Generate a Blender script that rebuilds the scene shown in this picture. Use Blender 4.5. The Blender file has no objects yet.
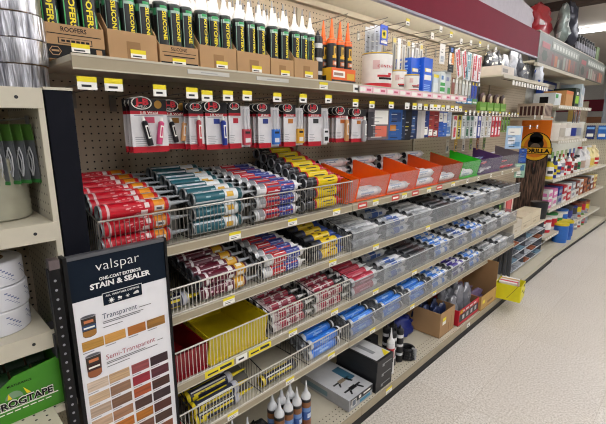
import bpy, math, random
from mathutils import Vector, Matrix
random.seed(7)
PI = math.pi
SC = bpy.context.scene
COL = SC.collection
R = math.radians

# ---------------------------------------------------------------- materials
def lin(h):
    h = h.lstrip('#')
    out = []
    for i in (0, 2, 4):
        c = int(h[i:i+2], 16) / 255
        out.append(c / 12.92 if c <= .04045 else ((c + .055) / 1.055) ** 2.4)
    return tuple(out) + (1,)
_M = {}
def M(h, rough=.5, metal=0., var=.06, scale=30., key=None, bump=0., coat=0., spec=.5):
    """principled material with a slight procedural unevenness of the colour"""
    k = key or (h, rough, metal, var, scale, bump, coat, spec)
    if k in _M: return _M[k]
    m = bpy.data.materials.new('paint_' + h.lstrip('#')); m.use_nodes = True
    nt = m.node_tree; b = nt.nodes['Principled BSDF']
    b.inputs['Roughness'].default_value = rough; b.inputs['Metallic'].default_value = metal
    b.inputs['Specular IOR Level'].default_value = spec
    if coat: b.inputs['Coat Weight'].default_value = coat
    tc = nt.nodes.new('ShaderNodeTexCoord'); nz = nt.nodes.new('ShaderNodeTexNoise')
    nz.inputs['Scale'].default_value = scale; nz.inputs['Detail'].default_value = 3
    nt.links.new(tc.outputs['Object'], nz.inputs['Vector'])
    mx = nt.nodes.new('ShaderNodeMix'); mx.data_type = 'RGBA'
    c = lin(h)
    mx.inputs[6].default_value = tuple(max(0, v * (1 - var * 2)) for v in c[:3]) + (1,)
    mx.inputs[7].default_value = tuple(min(1, v * (1 + var * 2)) for v in c[:3]) + (1,)
    nt.links.new(nz.outputs['Fac'], mx.inputs[0]); nt.links.new(mx.outputs[2], b.inputs['Base Color'])
    if bump:
        bp = nt.nodes.new('ShaderNodeBump'); bp.inputs['Strength'].default_value = bump; bp.inputs['Distance'].default_value = .004
        nt.links.new(nz.outputs['Fac'], bp.inputs['Height']); nt.links.new(bp.outputs[0], b.inputs['Normal'])
    _M[k] = m
    return m
def glassy(h, fac, key, rough=.12):
    """thin clear plastic: mostly see-through, partly glossy"""
    if key in _M: return _M[key]
    m = bpy.data.materials.new(key); m.use_nodes = True
    nt = m.node_tree; b = nt.nodes['Principled BSDF']; b.inputs['Base Color'].default_value = lin(h); b.inputs['Roughness'].default_value = rough
    t = nt.nodes.new('ShaderNodeBsdfTransparent'); x = nt.nodes.new('ShaderNodeMixShader')
    tc = nt.nodes.new('ShaderNodeTexCoord'); nz = nt.nodes.new('ShaderNodeTexNoise'); nz.inputs['Scale'].default_value = 14
    nt.links.new(tc.outputs['Object'], nz.inputs['Vector'])
    mr = nt.nodes.new('ShaderNodeMapRange'); mr.inputs[3].default_value = fac * .7; mr.inputs[4].default_value = fac * 1.3
    nt.links.new(nz.outputs['Fac'], mr.inputs[0]); nt.links.new(mr.outputs[0], x.inputs[0])
    nt.links.new(t.outputs[0], x.inputs[1]); nt.links.new(b.outputs[0], x.inputs[2])
    nt.links.new(x.outputs[0], nt.nodes['Material Output'].inputs['Surface'])
    _M[key] = m
    return m
def peg_mat(h, key, axes='yz', pitch=.0254, r=.13):
    """perforated board: a grid of small round holes in object space"""
    if key in _M: return _M[key]
    m = bpy.data.materials.new(key); m.use_nodes = True
    nt = m.node_tree; L = nt.links; b = nt.nodes['Principled BSDF']; b.inputs['Roughness'].default_value = .6
    tc = nt.nodes.new('ShaderNodeTexCoord'); sp = nt.nodes.new('ShaderNodeSeparateXYZ'); L.new(tc.outputs['Object'], sp.inputs[0])
    sq = []
    for a in axes:
        d = nt.nodes.new('ShaderNodeMath'); d.operation = 'DIVIDE'; d.inputs[1].default_value = pitch
        L.new(sp.outputs['xyz'.index(a)], d.inputs[0])
        f = nt.nodes.new('ShaderNodeMath'); f.operation = 'FRACT'; L.new(d.outputs[0], f.inputs[0])
        s = nt.nodes.new('ShaderNodeMath'); s.operation = 'SUBTRACT'; s.inputs[1].default_value = .5; L.new(f.outputs[0], s.inputs[0])
        p = nt.nodes.new('ShaderNodeMath'); p.operation = 'MULTIPLY'; L.new(s.outputs[0], p.inputs[0]); L.new(s.outputs[0], p.inputs[1]); sq.append(p)
    ad = nt.nodes.new('ShaderNodeMath'); ad.operation = 'ADD'; L.new(sq[0].outputs[0], ad.inputs[0]); L.new(sq[1].outputs[0], ad.inputs[1])
    lt = nt.nodes.new('ShaderNodeMath'); lt.operation = 'LESS_THAN'; lt.inputs[1].default_value = r * r; L.new(ad.outputs[0], lt.inputs[0])
    mx = nt.nodes.new('ShaderNodeMix'); mx.data_type = 'RGBA'; mx.inputs[6].default_value = lin(h); mx.inputs[7].default_value = lin('1a1511')
    L.new(lt.outputs[0], mx.inputs[0]); L.new(mx.outputs[2], b.inputs['Base Color'])
    _M[key] = m
    return m
def emit_mat(h, s, key):
    m = bpy.data.materials.new(key); m.use_nodes = True
    b = m.node_tree.nodes['Principled BSDF']; b.inputs['Emission Color'].default_value = lin(h); b.inputs['Emission Strength'].default_value = s
    b.inputs['Base Color'].default_value = lin('ffffff')
    return m
def foil_mat():
    m = bpy.data.materials.new('crinkled_foil'); m.use_nodes = True
    nt = m.node_tree; b = nt.nodes['Principled BSDF']; b.inputs['Metallic'].default_value = .9; b.inputs['Roughness'].default_value = .3; pass
    tc = nt.nodes.new('ShaderNodeTexCoord'); nz = nt.nodes.new('ShaderNodeTexNoise'); nz.inputs['Scale'].default_value = 1; nz.inputs['Detail'].default_value = 3
    bp = nt.nodes.new('ShaderNodeBump'); bp.inputs['Strength'].default_value = .7; bp.inputs['Distance'].default_value = .03
    mp = nt.nodes.new('ShaderNodeMapping'); mp.inputs['Scale'].default_value = (42, 42, 4); nt.links.new(tc.outputs['Object'], mp.inputs[0]); nt.links.new(mp.outputs[0], nz.inputs['Vector']); nt.links.new(nz.outputs['Fac'], bp.inputs['Height']); nt.links.new(bp.outputs[0], b.inputs['Normal'])
    cr = nt.nodes.new('ShaderNodeValToRGB'); cr.color_ramp.elements[0].position = .35; cr.color_ramp.elements[0].color = lin('77777f'); cr.color_ramp.elements[1].position = .62; cr.color_ramp.elements[1].color = lin('f0f0f6')  # pale and dark streaks in the base colour imitate reflections on the crinkles
    nt.links.new(nz.outputs['Fac'], cr.inputs[0]); nt.links.new(cr.outputs[0], b.inputs['Base Color'])
    return m
def floor_mat():
    m = bpy.data.materials.new('speckled_vinyl_tile'); m.use_nodes = True
    nt = m.node_tree; L = nt.links; b = nt.nodes['Principled BSDF']; b.inputs['Roughness'].default_value = .38
    tc = nt.nodes.new('ShaderNodeTexCoord')
    mp = nt.nodes.new('ShaderNodeMapping'); mp.inputs['Location'].default_value = (.768 - .272 * 10, .05, 0); L.new(tc.outputs['Object'], mp.inputs[0])
    n1 = nt.nodes.new('ShaderNodeTexNoise'); n1.inputs['Scale'].default_value = 95; n1.inputs['Detail'].default_value = 5; n1.inputs['Roughness'].default_value = .75; L.new(tc.outputs['Object'], n1.inputs['Vector'])
    n2 = nt.nodes.new('ShaderNodeTexNoise'); n2.inputs['Scale'].default_value = 1.1; n2.inputs['Detail'].default_value = 2; L.new(tc.outputs['Object'], n2.inputs['Vector'])
    cr = nt.nodes.new('ShaderNodeValToRGB'); cr.color_ramp.elements[0].position = .34; cr.color_ramp.elements[0].color = lin('a09688'); cr.color_ramp.elements[1].position = .66; cr.color_ramp.elements[1].color = lin('f0ece6')
    e = cr.color_ramp.elements.new(.5); e.color = lin('d8d1c7'); L.new(n1.outputs['Fac'], cr.inputs[0])
    bk = nt.nodes.new('ShaderNodeTexBrick'); bk.offset = 0; bk.squash = 1
    for k, v in (('Scale', 1.), ('Mortar Size', .0011), ('Mortar Smooth', .3), ('Brick Width', .544), ('Row Height', .544)): bk.inputs[k].default_value = v
    bk.inputs['Color1'].default_value = (1, 1, 1, 1); bk.inputs['Color2'].default_value = (.93, .92, .90, 1); bk.inputs['Mortar'].default_value = (.66, .62, .57, 1)
    L.new(mp.outputs[0], bk.inputs['Vector'])
    mu = nt.nodes.new('ShaderNodeMix'); mu.data_type = 'RGBA'; mu.blend_type = 'MULTIPLY'; mu.inputs[0].default_value = 1
    L.new(cr.outputs[0], mu.inputs[6]); L.new(bk.outputs['Color'], mu.inputs[7])
    mr = nt.nodes.new('ShaderNodeMapRange'); mr.inputs[3].default_value = .90; mr.inputs[4].default_value = 1.06; L.new(n2.outputs['Fac'], mr.inputs[0])
    m2 = nt.nodes.new('ShaderNodeMix'); m2.data_type = 'RGBA'; m2.blend_type = 'MULTIPLY'; m2.inputs[0].default_value = 1
    L.new(mu.outputs[2], m2.inputs[6]); L.new(mr.outputs[0], m2.inputs[7]); L.new(m2.outputs[2], b.inputs['Base Color'])
    return m
def streak_mat(c1, c2, key, sc=(30, 30, 5), rot=(0, .6, 0)):
    if key in _M: return _M[key]
    m = bpy.data.materials.new(key); m.use_nodes = True
    nt = m.node_tree; b = nt.nodes['Principled BSDF']; b.inputs['Roughness'].default_value = .5
    tc = nt.nodes.new('ShaderNodeTexCoord'); mp = nt.nodes.new('ShaderNodeMapping'); mp.inputs['Scale'].default_value = sc; mp.inputs['Rotation'].default_value = rot
    nz = nt.nodes.new('ShaderNodeTexNoise'); nz.inputs['Scale'].default_value = 1.; nz.inputs['Detail'].default_value = 4
    cr = nt.nodes.new('ShaderNodeValToRGB'); cr.color_ramp.elements[0].position = .4; cr.color_ramp.elements[0].color = lin(c1); cr.color_ramp.elements[1].position = .68; cr.color_ramp.elements[1].color = lin(c2)
    nt.links.new(tc.outputs['Object'], mp.inputs[0]); nt.links.new(mp.outputs[0], nz.inputs['Vector']); nt.links.new(nz.outputs['Fac'], cr.inputs[0]); nt.links.new(cr.outputs[0], b.inputs['Base Color'])
    _M[key] = m
    return m

# ---------------------------------------------------------------- text as flat geometry
_T = {}
def text_geo(s, bold=.0):
    k = (s, bold)
    if k in _T: return _T[k]
    cu = bpy.data.curves.new('t', 'FONT'); cu.body = s; cu.size = 1; cu.resolution_u = 2; cu.offset = bold
    o = bpy.data.objects.new('t', cu); COL.objects.link(o)
    me = bpy.data.meshes.new_from_object(o.evaluated_get(bpy.context.evaluated_depsgraph_get()))
    v = [(p.co.x, p.co.y) for p in me.vertices]; f = [tuple(p.vertices) for p in me.polygons]
    bpy.data.objects.remove(o); bpy.data.curves.remove(cu); bpy.data.meshes.remove(me)
    x0 = min(p[0] for p in v); x1 = max(p[0] for p in v)
    v = [((p[0] - x0) / (x1 - x0), p[1] / .72) for p in v]
    _T[k] = (v, f, (x1 - x0) / .72)
    return _T[k]

# ---------------------------------------------------------------- mesh builder
class MB:
    def __init__(s, sharp=38): s.sharp = sharp; s.v = []; s.f = []; s.m = []; s.sm = []; s.mats = []
    def mi(s, m):
        if m not in s.mats: s.mats.append(m)
        return s.mats.index(m)
    def face(s, idx, m, smooth=False): s.f.append(tuple(idx)); s.m.append(s.mi(m)); s.sm.append(smooth)
    def poly(s, pts, m):
        b = len(s.v); s.v += [tuple(p) for p in pts]; s.face(range(b, b + len(pts)), m); return s
    def box(s, x0, x1, y0, y1, z0, z1, m, faces=None):
        """faces: dict of overrides among '-x +x -y +y -z +z'"""
        b = len(s.v); faces = faces or {}
        s.v += [(x0,y0,z0),(x1,y0,z0),(x1,y1,z0),(x0,y1,z0),(x0,y0,z1),(x1,y0,z1),(x1,y1,z1),(x0,y1,z1)]
        for k, q in (('-z',(0,3,2,1)),('+z',(4,5,6,7)),('-y',(0,1,5,4)),('+x',(1,2,6,5)),('+y',(2,3,7,6)),('-x',(3,0,4,7))):
            s.face([b + i for i in q], faces.get(k, m))
        return s
    def prism(s, pts, d, m, m2=None):
        """closed outline pts swept by vector d"""
        b = len(s.v); n = len(pts); d = Vector(d)
        s.v += [tuple(p) for p in pts] + [tuple(Vector(p) + d) for p in pts]
        s.face(list(range(b + n - 1, b - 1, -1)), m); s.face(range(b + n, b + 2 * n), m2 or m)
        for i in range(n):
            j = (i + 1) % n; s.face((b + i, b + j, b + n + j, b + n + i), m)
        return s
    def lathe(s, p0, d, prof, n=16, ref=(0, 0, 1), cap0=None, cap1=None):
        """prof: (t, r, material of the band to the next ring)"""
        p0 = Vector(p0); d = Vector(d).normalized(); ref = Vector(ref)
        if abs(ref.dot(d)) > .9: ref = Vector((1, 0, 0))
        u = (ref - d * ref.dot(d)).normalized(); w = d.cross(u)
        b = len(s.v)
        for t, r, _ in prof:
            c = p0 + d * t
            for i in range(n):
                a = 2 * PI * i / n; s.v.append(tuple(c + u * (r * math.cos(a)) + w * (r * math.sin(a))))
        for k in range(len(prof) - 1):
            for i in range(n):
                j = (i + 1) % n
                s.face((b + k*n + i, b + k*n + j, b + (k+1)*n + j, b + (k+1)*n + i), prof[k][2], True)
        if cap0: s.face([b + i for i in range(n)][::-1], cap0)
        if cap1: s.face([b + (len(prof)-1)*n + i for i in range(n)], cap1)
        return s
    def cyl(s, p0, p1, r, m, n=12, r1=None):
        p0 = Vector(p0); p1 = Vector(p1)
        return s.lathe(p0, p1 - p0, [(0, r, m), ((p1 - p0).length, r if r1 is None else r1, m)], n, cap0=m, cap1=m)
    def wire(s, pts, r, m, n=5):
        for a, b in zip(pts[:-1], pts[1:]): s.cyl(a, b, r, m, n)
        return s
    def patch(s, p0, d, ref, r, t0, t1, a0, a1, m, n=4):
        """curved patch of print or painted highlight on a cylinder; angles in degrees from ref"""
        p0 = Vector(p0); d = Vector(d).normalized(); ref = Vector(ref); u = (ref - d * ref.dot(d)).normalized(); w = d.cross(u)
        b = len(s.v)
        for i in range(n + 1):
            a = R(a0 + (a1 - a0) * i / n); q = u * (r * math.cos(a)) + w * (r * math.sin(a))
            s.v.append(tuple(p0 + d * t0 + q)); s.v.append(tuple(p0 + d * t1 + q))
        for i in range(n): s.face((b + 2*i, b + 2*i + 1, b + 2*i + 3, b + 2*i + 2), m, True)
        return s
    def text(s, t, o, u, v, h, m, width=None, bold=.0, center=False):
        vs, fs, asp = text_geo(t, bold); o = Vector(o); u = Vector(u).normalized(); v = Vector(v).normalized()
        wd = width or asp * h
        if center: o = o - u * (wd / 2)
        b = len(s.v); s.v += [tuple(o + u * (x * wd) + v * (y * h)) for x, y in vs]
        for f in fs: s.face([b + i for i in f], m)
        return s
    def quad(s, o, u, v, m):
        o = Vector(o); u = Vector(u); v = Vector(v); return s.poly([o, o + u, o + u + v, o + v], m)
    def mesh(s, name):
        me = bpy.data.meshes.new(name); me.from_pydata(s.v, [], s.f)
        for m in s.mats: me.materials.append(m)
        me.polygons.foreach_set('material_index', s.m); me.polygons.foreach_set('use_smooth', s.sm); me.update(); me.set_sharp_from_angle(angle=R(s.sharp))
        return me
    def build(s, name, parent=None, loc=(0, 0, 0), rot=(0, 0, 0), kind=None, label=None):
        return put(s.mesh(name), name, parent, loc, rot, kind, label)
def put(me, name, parent=None, loc=(0, 0, 0), rot=(0, 0, 0), kind=None, label=None):
    o = bpy.data.objects.new(name, me); COL.objects.link(o); o.location = loc; o.rotation_euler = rot
    if parent: o.parent = parent
    if kind: o['kind'] = kind
    if label: o['label'] = label
    return o
_seen = {}
def tag(o, label, cat, group=None):
    n = len(label.split())
    if not 4 <= n <= 16: print('LABEL LENGTH', n, label)
    if label in _seen: print('LABEL TWICE', label)
    _seen[label] = 1
    o['label'] = label; o['category'] = cat
    if group: o['group'] = group
    return o
def thing(name, label, cat, loc=(0, 0, 0), rot=(0, 0, 0), group=None):
    o = bpy.data.objects.new(name, None); COL.objects.link(o); o.location = loc; o.rotation_euler = rot; o.empty_display_size = .05
    return tag(o, label, cat, group)
def single(mb, name, label, cat, group=None, loc=(0, 0, 0), rot=(0, 0, 0)):
    return tag(mb.build(name, None, loc, rot), label, cat, group)
ORD = ['first','second','third','fourth','fifth','sixth','seventh','eighth','ninth','tenth','eleventh','twelfth','thirteenth','fourteenth','fifteenth','sixteenth','seventeenth','eighteenth','nineteenth','twentieth']

# ---------------------------------------------------------------- palette
CREAM = M('c6bfab', .5, var=.03); CREAM_D = M('b0a792', .5, var=.04); RAIL = M('a3977e', .45, var=.05, scale=12)
WHITE = M('eceae6', .5, var=.02); PAPER = M('e9e8ea', .6, var=.02); BLACK = M('0b0b0d', .5, var=.05, spec=.3); NAVYBLK = M('0d0f18', .7, var=.08, spec=.15)
PEG = peg_mat('b5a68e', 'perforated_board'); PEGX = peg_mat('bdb7a6', 'perforated_side_panel', 'xz'); PEGF = peg_mat('c4bca8', 'perforated_deck', 'xy')
WIRE = M('a9a59c', .3, .75, var=.02); WIRE_D = M('2b2a2a', .4, .5); WIRE_W = M('d9d5cb', .35, .2)
YEL = M('e8d51c', .45); TAGW = M('f1efe6', .55, var=.02); INK = M('26262a', .6); GREY = M('8d8f92', .5); RED = M('b8141e', .4)
KRAFT = M('ae8a62', .8, var=.07, scale=10); KRAFT_D = M('93704a', .8, var=.07, scale=10); CLEAR = glassy('a4a8ab', .30, 'clear_plastic_front', .3); FOIL = foil_mat()

# ================================================================ setting
mb = MB(); mb.box(-6, 9, -5, 16, -.05, 0, floor_mat()); mb.build('floor', kind='structure')
mb = MB(); mb.box(-6, 9, -5, 16, 3.05, 3.1, M('dad2c8', .9, var=.05, scale=3)); mb.build('ceiling', kind='structure')
mb = MB(); mb.box(-6, 9, 15.4, 15.5, 0, 3.05, M('e7e3da', .7)); mb.box(-6, 9, 15.38, 15.4, 1.95, 2.3, M('8e1631', .5)); mb.build('wall_back', kind='structure')
mb = MB(); mb.box(-6, 9, 6.0, 6.14, 2.97, 3.05, M('5a4a42', .8)); mb.build('trim_1', kind='structure')
def ceiling_light(x, y, lx, ly, label, dz=.10):
    t = thing('ceiling_light', label, 'ceiling light', (x, y, 3.05))
    mb = MB(); mb.box(-lx/2, lx/2, -ly/2, ly/2, -.035, 0, WHITE); mb.build('light_housing', t)
    mb = MB(); mb.box(-lx/2 + .015, lx/2 - .015, -ly/2 - .01, ly/2 + .01, -dz, -.04, LAMP); mb.build('diffuser', t)
LAMP = emit_mat('f9faff', 13., 'fluorescent_diffuser')
ceiling_light(-.55, 7.9, 2.6, .10, 'long bright fluorescent strip light crossing the ceiling at top right', .07)
for y in (-1.6, .6, 2.8, 5.0, 7.2, 9.4): ceiling_light(.65, y, 1.9, .32, f'fluorescent ceiling light above the aisle, {ORD[round((y+1.6)/2.2)]} from the near end')
for y in (-.5, 3.4): ceiling_light(3.2, y, 2.4, .3, f'fluorescent ceiling light over the next aisle, {"nearer" if y < 0 else "farther"} of two')

# ================================================================ shelving
TIER = {'top': 1.17, 'second': .92, 'third': .655, 'bottom': .42}          # lower edge of each price rail
TZ = {k: v + .036 for k, v in TIER.items()}                                   # shelf surface
def price_label(parent, y, z, x=-1.2135, w=.052, h=.028, style='yw'):
    mb = MB()
    if style == 'yw':
        mb.box(x, x + .0015, y, y + w, z, z + h * .62, TAGW); mb.box(x, x + .0016, y, y + w, z + h * .62, z + h, YEL)
        mb.quad((x + .0018, y + .006, z + .004), (0, w * .5, 0), (0, 0, .003), INK); mb.quad((x + .0018, y + .006, z + .011), (0, w * .7, 0), (0, 0, .0018), GREY)
    elif style == 'red':
        mb.box(x, x + .0015, y, y + w, z, z + h, M('c8382c', .5)); mb.quad((x + .0018, y + w * .1, z + h * .3), (0, w * .75, 0), (0, 0, h * .35), TAGW)
    elif style == 'yellow':
        mb.box(x, x + .0015, y, y + w, z, z + h, YEL); mb.quad((x + .0018, y + w * .08, z + h * .3), (0, w * .36, 0), (0, 0, h * .25), INK); mb.quad((x + .0018, y + w * .5, z + h * .3), (0, w * .42, 0), (0, 0, h * .42), INK)
    elif style == 's':
        mb.box(x, x + .0015, y, y + w, z, z + h, M('c8c5bb', .4)); mb.quad((x + .0018, y + w * .3, z + h * .4), (0, w * .4, 0), (0, 0, h * .15), GREY)
    else:
        mb.box(x, x + .0015, y, y + w, z, z + h, TAGW); mb.quad((x + .0018, y + w * .2, z + h * .3), (0, w * .5, 0), (0, 0, h * .3), INK)
    return mb.build('price_label', parent)
def make_shelf(bay, y0, y1, lip, xf=-1.22, xb=-1.598, h=.033, name='shelf'):
    mb = MB(); mb.box(xb, xf, y0 + .002, y1 - .002, lip + h - .016, lip + h, CREAM); mb.box(xb, xb + .02, y0 + .01, y1 - .01, lip + .002, lip + h - .016, CREAM_D)
    s = mb.build(name, bay)
    mb = MB(); mb.box(xf + .0005, xf + .006, y0 + .002, y1 - .002, lip, lip + h + .002, RAIL)
    mb.box(xf + .006, xf + .0075, y0 + .002, y1 - .002, lip + h - .004, lip + h + .002, CREAM); mb.box(xf + .006, xf + .0075, y0 + .002, y1 - .002, lip, lip + .004, CREAM)
    mb.build('price_rail', s)
    return s
BAYS = [(.365, 1.57, 'nearest'), (1.57, 2.79, 'middle'), (2.79, 4.16, 'far')]
SHELF = {}
for bi, (y0, y1, wd) in enumerate(BAYS):
    bay = thing('shelving_bay', ['cream pegboard shelving bay with wire baskets, directly right of the black pillar', 'cream pegboard shelving bay in the middle, holding the orange bins', 'cream pegboard shelving bay at the far end, holding green and purple bins'][bi], 'shelving', (0, 0, 0))
    mb = MB(); mb.box(-1.612, -1.60, y0, y1, .1, 2.25, PEG); mb.build('pegboard', bay)
    for y in (y0 + .006, y1 - .006): mb = MB(); mb.box(-1.598, -1.588, y - .006, y + .006, .11, 2.17, CREAM_D); mb.build('upright', bay)
    mb = MB(); mb.box(-1.6, -1.22, y0, y1, .085, .105, CREAM, {'+z': CREAM}); mb.box(-1.22, -1.12, y0, y1, .085, .105, CREAM, {'+z': PEGF})
    mb.box(-1.12, -1.113, y0 + .002, y1 - .002, .06, .107, RAIL); mb.build('base_deck', bay)
    mb = MB(); mb.box(-1.13, -1.121, y0, y1, 0, .084, BLACK); mb.build('kick_plate', bay)
    for k, lip in TIER.items(): SHELF[bi, k] = make_shelf(bay, y0, y1, lip)
    if bi < 2: SHELF[bi, 'crown'] = make_shelf(bay, y0, y1, 1.739, h=.038)
    SHELF[bi, 'bay'] = bay
for y in (.833, 1.132, 1.422): price_label(SHELF[0, 'top'], y, 1.174)
for y, s in ((1.615, 'red'), (1.743, 'yw'), (1.924, 'red'), (2.03, 'yw'), (2.14, 'red'), (2.447, 'red'), (2.32, 'yw'), (2.66, 'yw')): price_label(SHELF[1, 'top'], y, 1.176, style=s, w=.075 if s == 'red' else .05)
for y in (2.9, 3.1, 3.35, 3.6, 3.85): price_label(SHELF[2, 'top'], y, 1.174, style='w', w=.03)
for y in (.794, 1.40): price_label(SHELF[0, 'second'], y, .925)
for y in (1.76, 2.34): price_label(SHELF[1, 'second'], y, .925)
price_label(SHELF[0, 'third'], .70, .659, style='yellow', w=.13); price_label(SHELF[0, 'third'], .905, .659, style='yellow', w=.12); price_label(SHELF[0, 'third'], .842, .659, style='w', w=.055)
for y in (1.13, 1.42): price_label(SHELF[0, 'third'], y, .659)
for y in (1.776, 2.2): price_label(SHELF[1, 'third'], y, .659)
for y in (.79, 1.11, 1.40): price_label(SHELF[0, 'bottom'], y, .424)
for y in (1.76, 2.2, 2.5): price_label(SHELF[1, 'bottom'], y, .424)
for y in (.70, .98): price_label(SHELF[0, 'crown'], y, 1.754, style='s', w=.16, h=.013)
price_label(SHELF[0, 'crown'], 1.32, 1.742)
mb = MB()
for i in range(10):
    y = 1.585 + i * .12
    mb.box(-1.2135, -1.212, y, y + .117, 1.742, 1.772, M('f0c9cf', .5)); mb.quad((-1.2117, y + .01, 1.748), (0, .05, 0), (0, 0, .018), TAGW); mb.quad((-1.2117, y + .07, 1.752), (0, .035, 0), (0, 0, .01), M('d2607c', .5))
mb.build('promotion_strip', SHELF[1, 'crown'], label='pink and white promotional price strip')
price_label(SHELF[1, 'crown'], 1.55, 1.74, w=.05, h=.035, style='w')
# deck labels
price_label(SHELF[1, 'bay'], 1.80, .064, x=-1.1128, w=.06, h=.034); price_label(SHELF[1, 'bay'], 2.9, .066, x=-1.1128, style='w')

# canopy over the gondola: soffit tilted to catch the tube lights, maroon fascia
cn = thing('canopy', 'maroon fascia canopy with cream soffit above the shelving', 'canopy')
MAROON = M('780c2a', .6, var=.06, scale=6, spec=.15)
mb = MB(); mb.prism([(-1.612, .3, 2.215), (-1.27, .3, 2.335), (-1.27, .3, 2.355), (-1.612, .3, 2.235)], (0, 4.0, 0), CREAM); mb.box(-1.612, -1.57, .3, 4.3, 2.195, 2.225, CREAM_D); mb.build('soffit', cn)
mb = MB(); mb.box(-1.27, -1.25, .3, 4.31, 2.19, 2.405, MAROON); mb.box(-1.272, -1.248, .3, 4.31, 2.18, 2.192, M('8c8794', .4)); mb.build('fascia', cn)
mb = MB(); mb.box(-1.612, -1.28, .3, 4.31, 2.38, 2.395, CREAM_D); mb.build('canopy_top', cn)
CL = emit_mat('fffaf2', 24., 'canopy_tube_light')
for y0_, w_ in ((.4, 'nearest'), (1.7, 'middle'), (2.98, 'farthest')):
    t = thing('canopy_light', f'slim tube light behind the bottom edge of the maroon fascia, {w_} of three', 'light', (-1.2875, y0_, 2.25))
    mb = MB(); mb.box(.008, .017, 0, 1.25, -.05, 0, WHITE); mb.build('light_housing', t); mb = MB(); mb.cyl((-.003, .01, -.035), (-.003, 1.24, -.035), .008, CL, 10); mb.build('tube', t)
# second fascia further on with a faded garden print
cg = thing('sign_fascia', 'grey green printed sign band beyond the maroon fascia', 'sign')
GG = M('555c4f', .45, var=.15, scale=9)
mb = MB(); mb.box(-1.27, -1.25, 4.32, 7.5, 2.15, 2.415, GG)
rg = random.Random(3)
for seg in (4.36, 5.95):
    mb.box(-1.2495, -1.2485, seg, seg + 1.45, 2.155, 2.29, M('6c5f58', .5, var=.25, scale=25))
    mb.box(-1.2495, -1.248, seg + .38, seg + 1.5, 2.31, 2.385, M('8b9186', .5, var=.1, scale=12))
    for i in range(9): mb.quad((-1.2475, seg + .42 + i * .115, 2.325), (0, .07, 0), (0, 0, .042), M('c9ccc4', .5))
    for i in range(9): mb.quad((-1.2475, seg + .4 + i * .11, 2.16), (0, .06 + .04 * rg.random(), 0), (0, 0, .08 + .05 * rg.random()), M(rg.choice(['8a5a52', 'a08a80', '7a3a38', '99a090', 'b06a44', '4a4d44']), .5))
    for c in range(6):
        a = PI / 3 * c; mb.poly([(-1.247, seg + .16 + .10 * math.cos(a), 2.225 + .055 * math.sin(a)), (-1.247, seg + .16 + .10 * math.cos(a + PI/3), 2.225 + .055 * math.sin(a + PI/3)), (-1.247, seg + .16, 2.225)], M('3f4a3c', .5))
    mb.quad((-1.2465, seg + .05, 2.295), (0, .25, 0), (0, 0, .05), M('a34a4c', .5))
mb.build('sign_face', cg); mb = MB(); mb.box(-1.6, -1.27, 4.32, 7.5, 2.15, 2.17, CREAM); mb.box(-1.272, -1.245, 4.32, 6.3, 2.12, 2.149, CREAM); mb.build('soffit', cg)

# ---------------------------------------------------------------- left bay + pillar
lb = thing('shelving_bay', 'cream shelving bay left of the black pillar, holding tapes', 'shelving')
mb = MB(); mb.box(-1.612, -1.60, -1.0, .28, .1, 1.69, PEG); mb.build('pegboard', lb)
mb = MB(); mb.box(-1.6, -1.232, .279, .29, 0, 1.685, CREAM, {'-y': PEGX}); mb.box(-1.232, -1.218, .277, .291, 0, 1.685, CREAM); mb.build('side_panel', lb)
for z, nm, yr in ((1.686, 'top', .278), (1.341, 'second', .276), (1.04, 'third', .236)):
    mb = MB(); mb.box(-1.598, -1.221, -1.0, yr, z - .02, z, CREAM); mb.box(-1.221, -1.214, -1.0, yr + .008, z - .05, z, CREAM)
    mb.cyl((-1.2142, yr - .045, z - .024), (-1.2132, yr - .045, z - .024), .0045, INK, 8); mb.build('shelf', lb)
mb = MB(); mb.box(-1.598, -1.20, -1.0, .278, .795, .815, CREAM, {'+z': PEGF}); mb.box(-1.20, -1.0, -1.0, .212, .795, .815, CREAM, {'+z': PEGF}); mb.box(-1.0, -.993, -1.0, .212, .77, .815, CREAM); mb.build('shelf', lb)
mb = MB(); mb.box(-1.598, -1.12, -1.0, .278, .0, .105, CREAM); mb.build('base_deck', lb)
mb = MB(); mb.box(-1.30, -1.20, .236, .272, .99, 1.03, M('3a3b3f', .5)); mb.prism([(-1.24,.236,1.03),(-1.20,.236,.99),(-1.20,.236,.96),(-1.25,.236,.96)], (0,.036,0), M('46474b', .5)); mb.build('shelf_bracket', lb, label='dark grey shelf bracket')
mb = MB(); mb.box(-1.55, -1.22, .296, .36, 0, 1.683, NAVYBLK); mb.box(-1.55, -1.218, .294, .362, 1.683, 1.69, CREAM)
single(mb, 'pillar', 'tall plain black pillar between the tape bay and the wire baskets', 'pillar')

# perforated black post and the stain sign
mb = MB(); mb.box(-1.195, -1.17, .2385, .2645, .02, 1.225, BLACK)
for i in range(44): mb.cyl((-1.1701, .2515, .05 + i * .0266), (-1.1693, .2515, .05 + i * .0266), .0035, M('8e9094', .4), 8)
pst = thing('slotted_post', 'black square post with a column of holes, left of the stain sign', 'post'); mb.build('post', pst)
mb = MB(); mb.box(-1.205, -1.16, .228, .2695, 0, .02, BLACK); mb.build('foot', pst)
mb = MB(); mb.box(-1.198, -1.168, .242, .2665, 1.225, 1.25, M('7a6f70', .3, .6)); mb.build('bracket', pst, label='dull metal bracket at the top')

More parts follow.
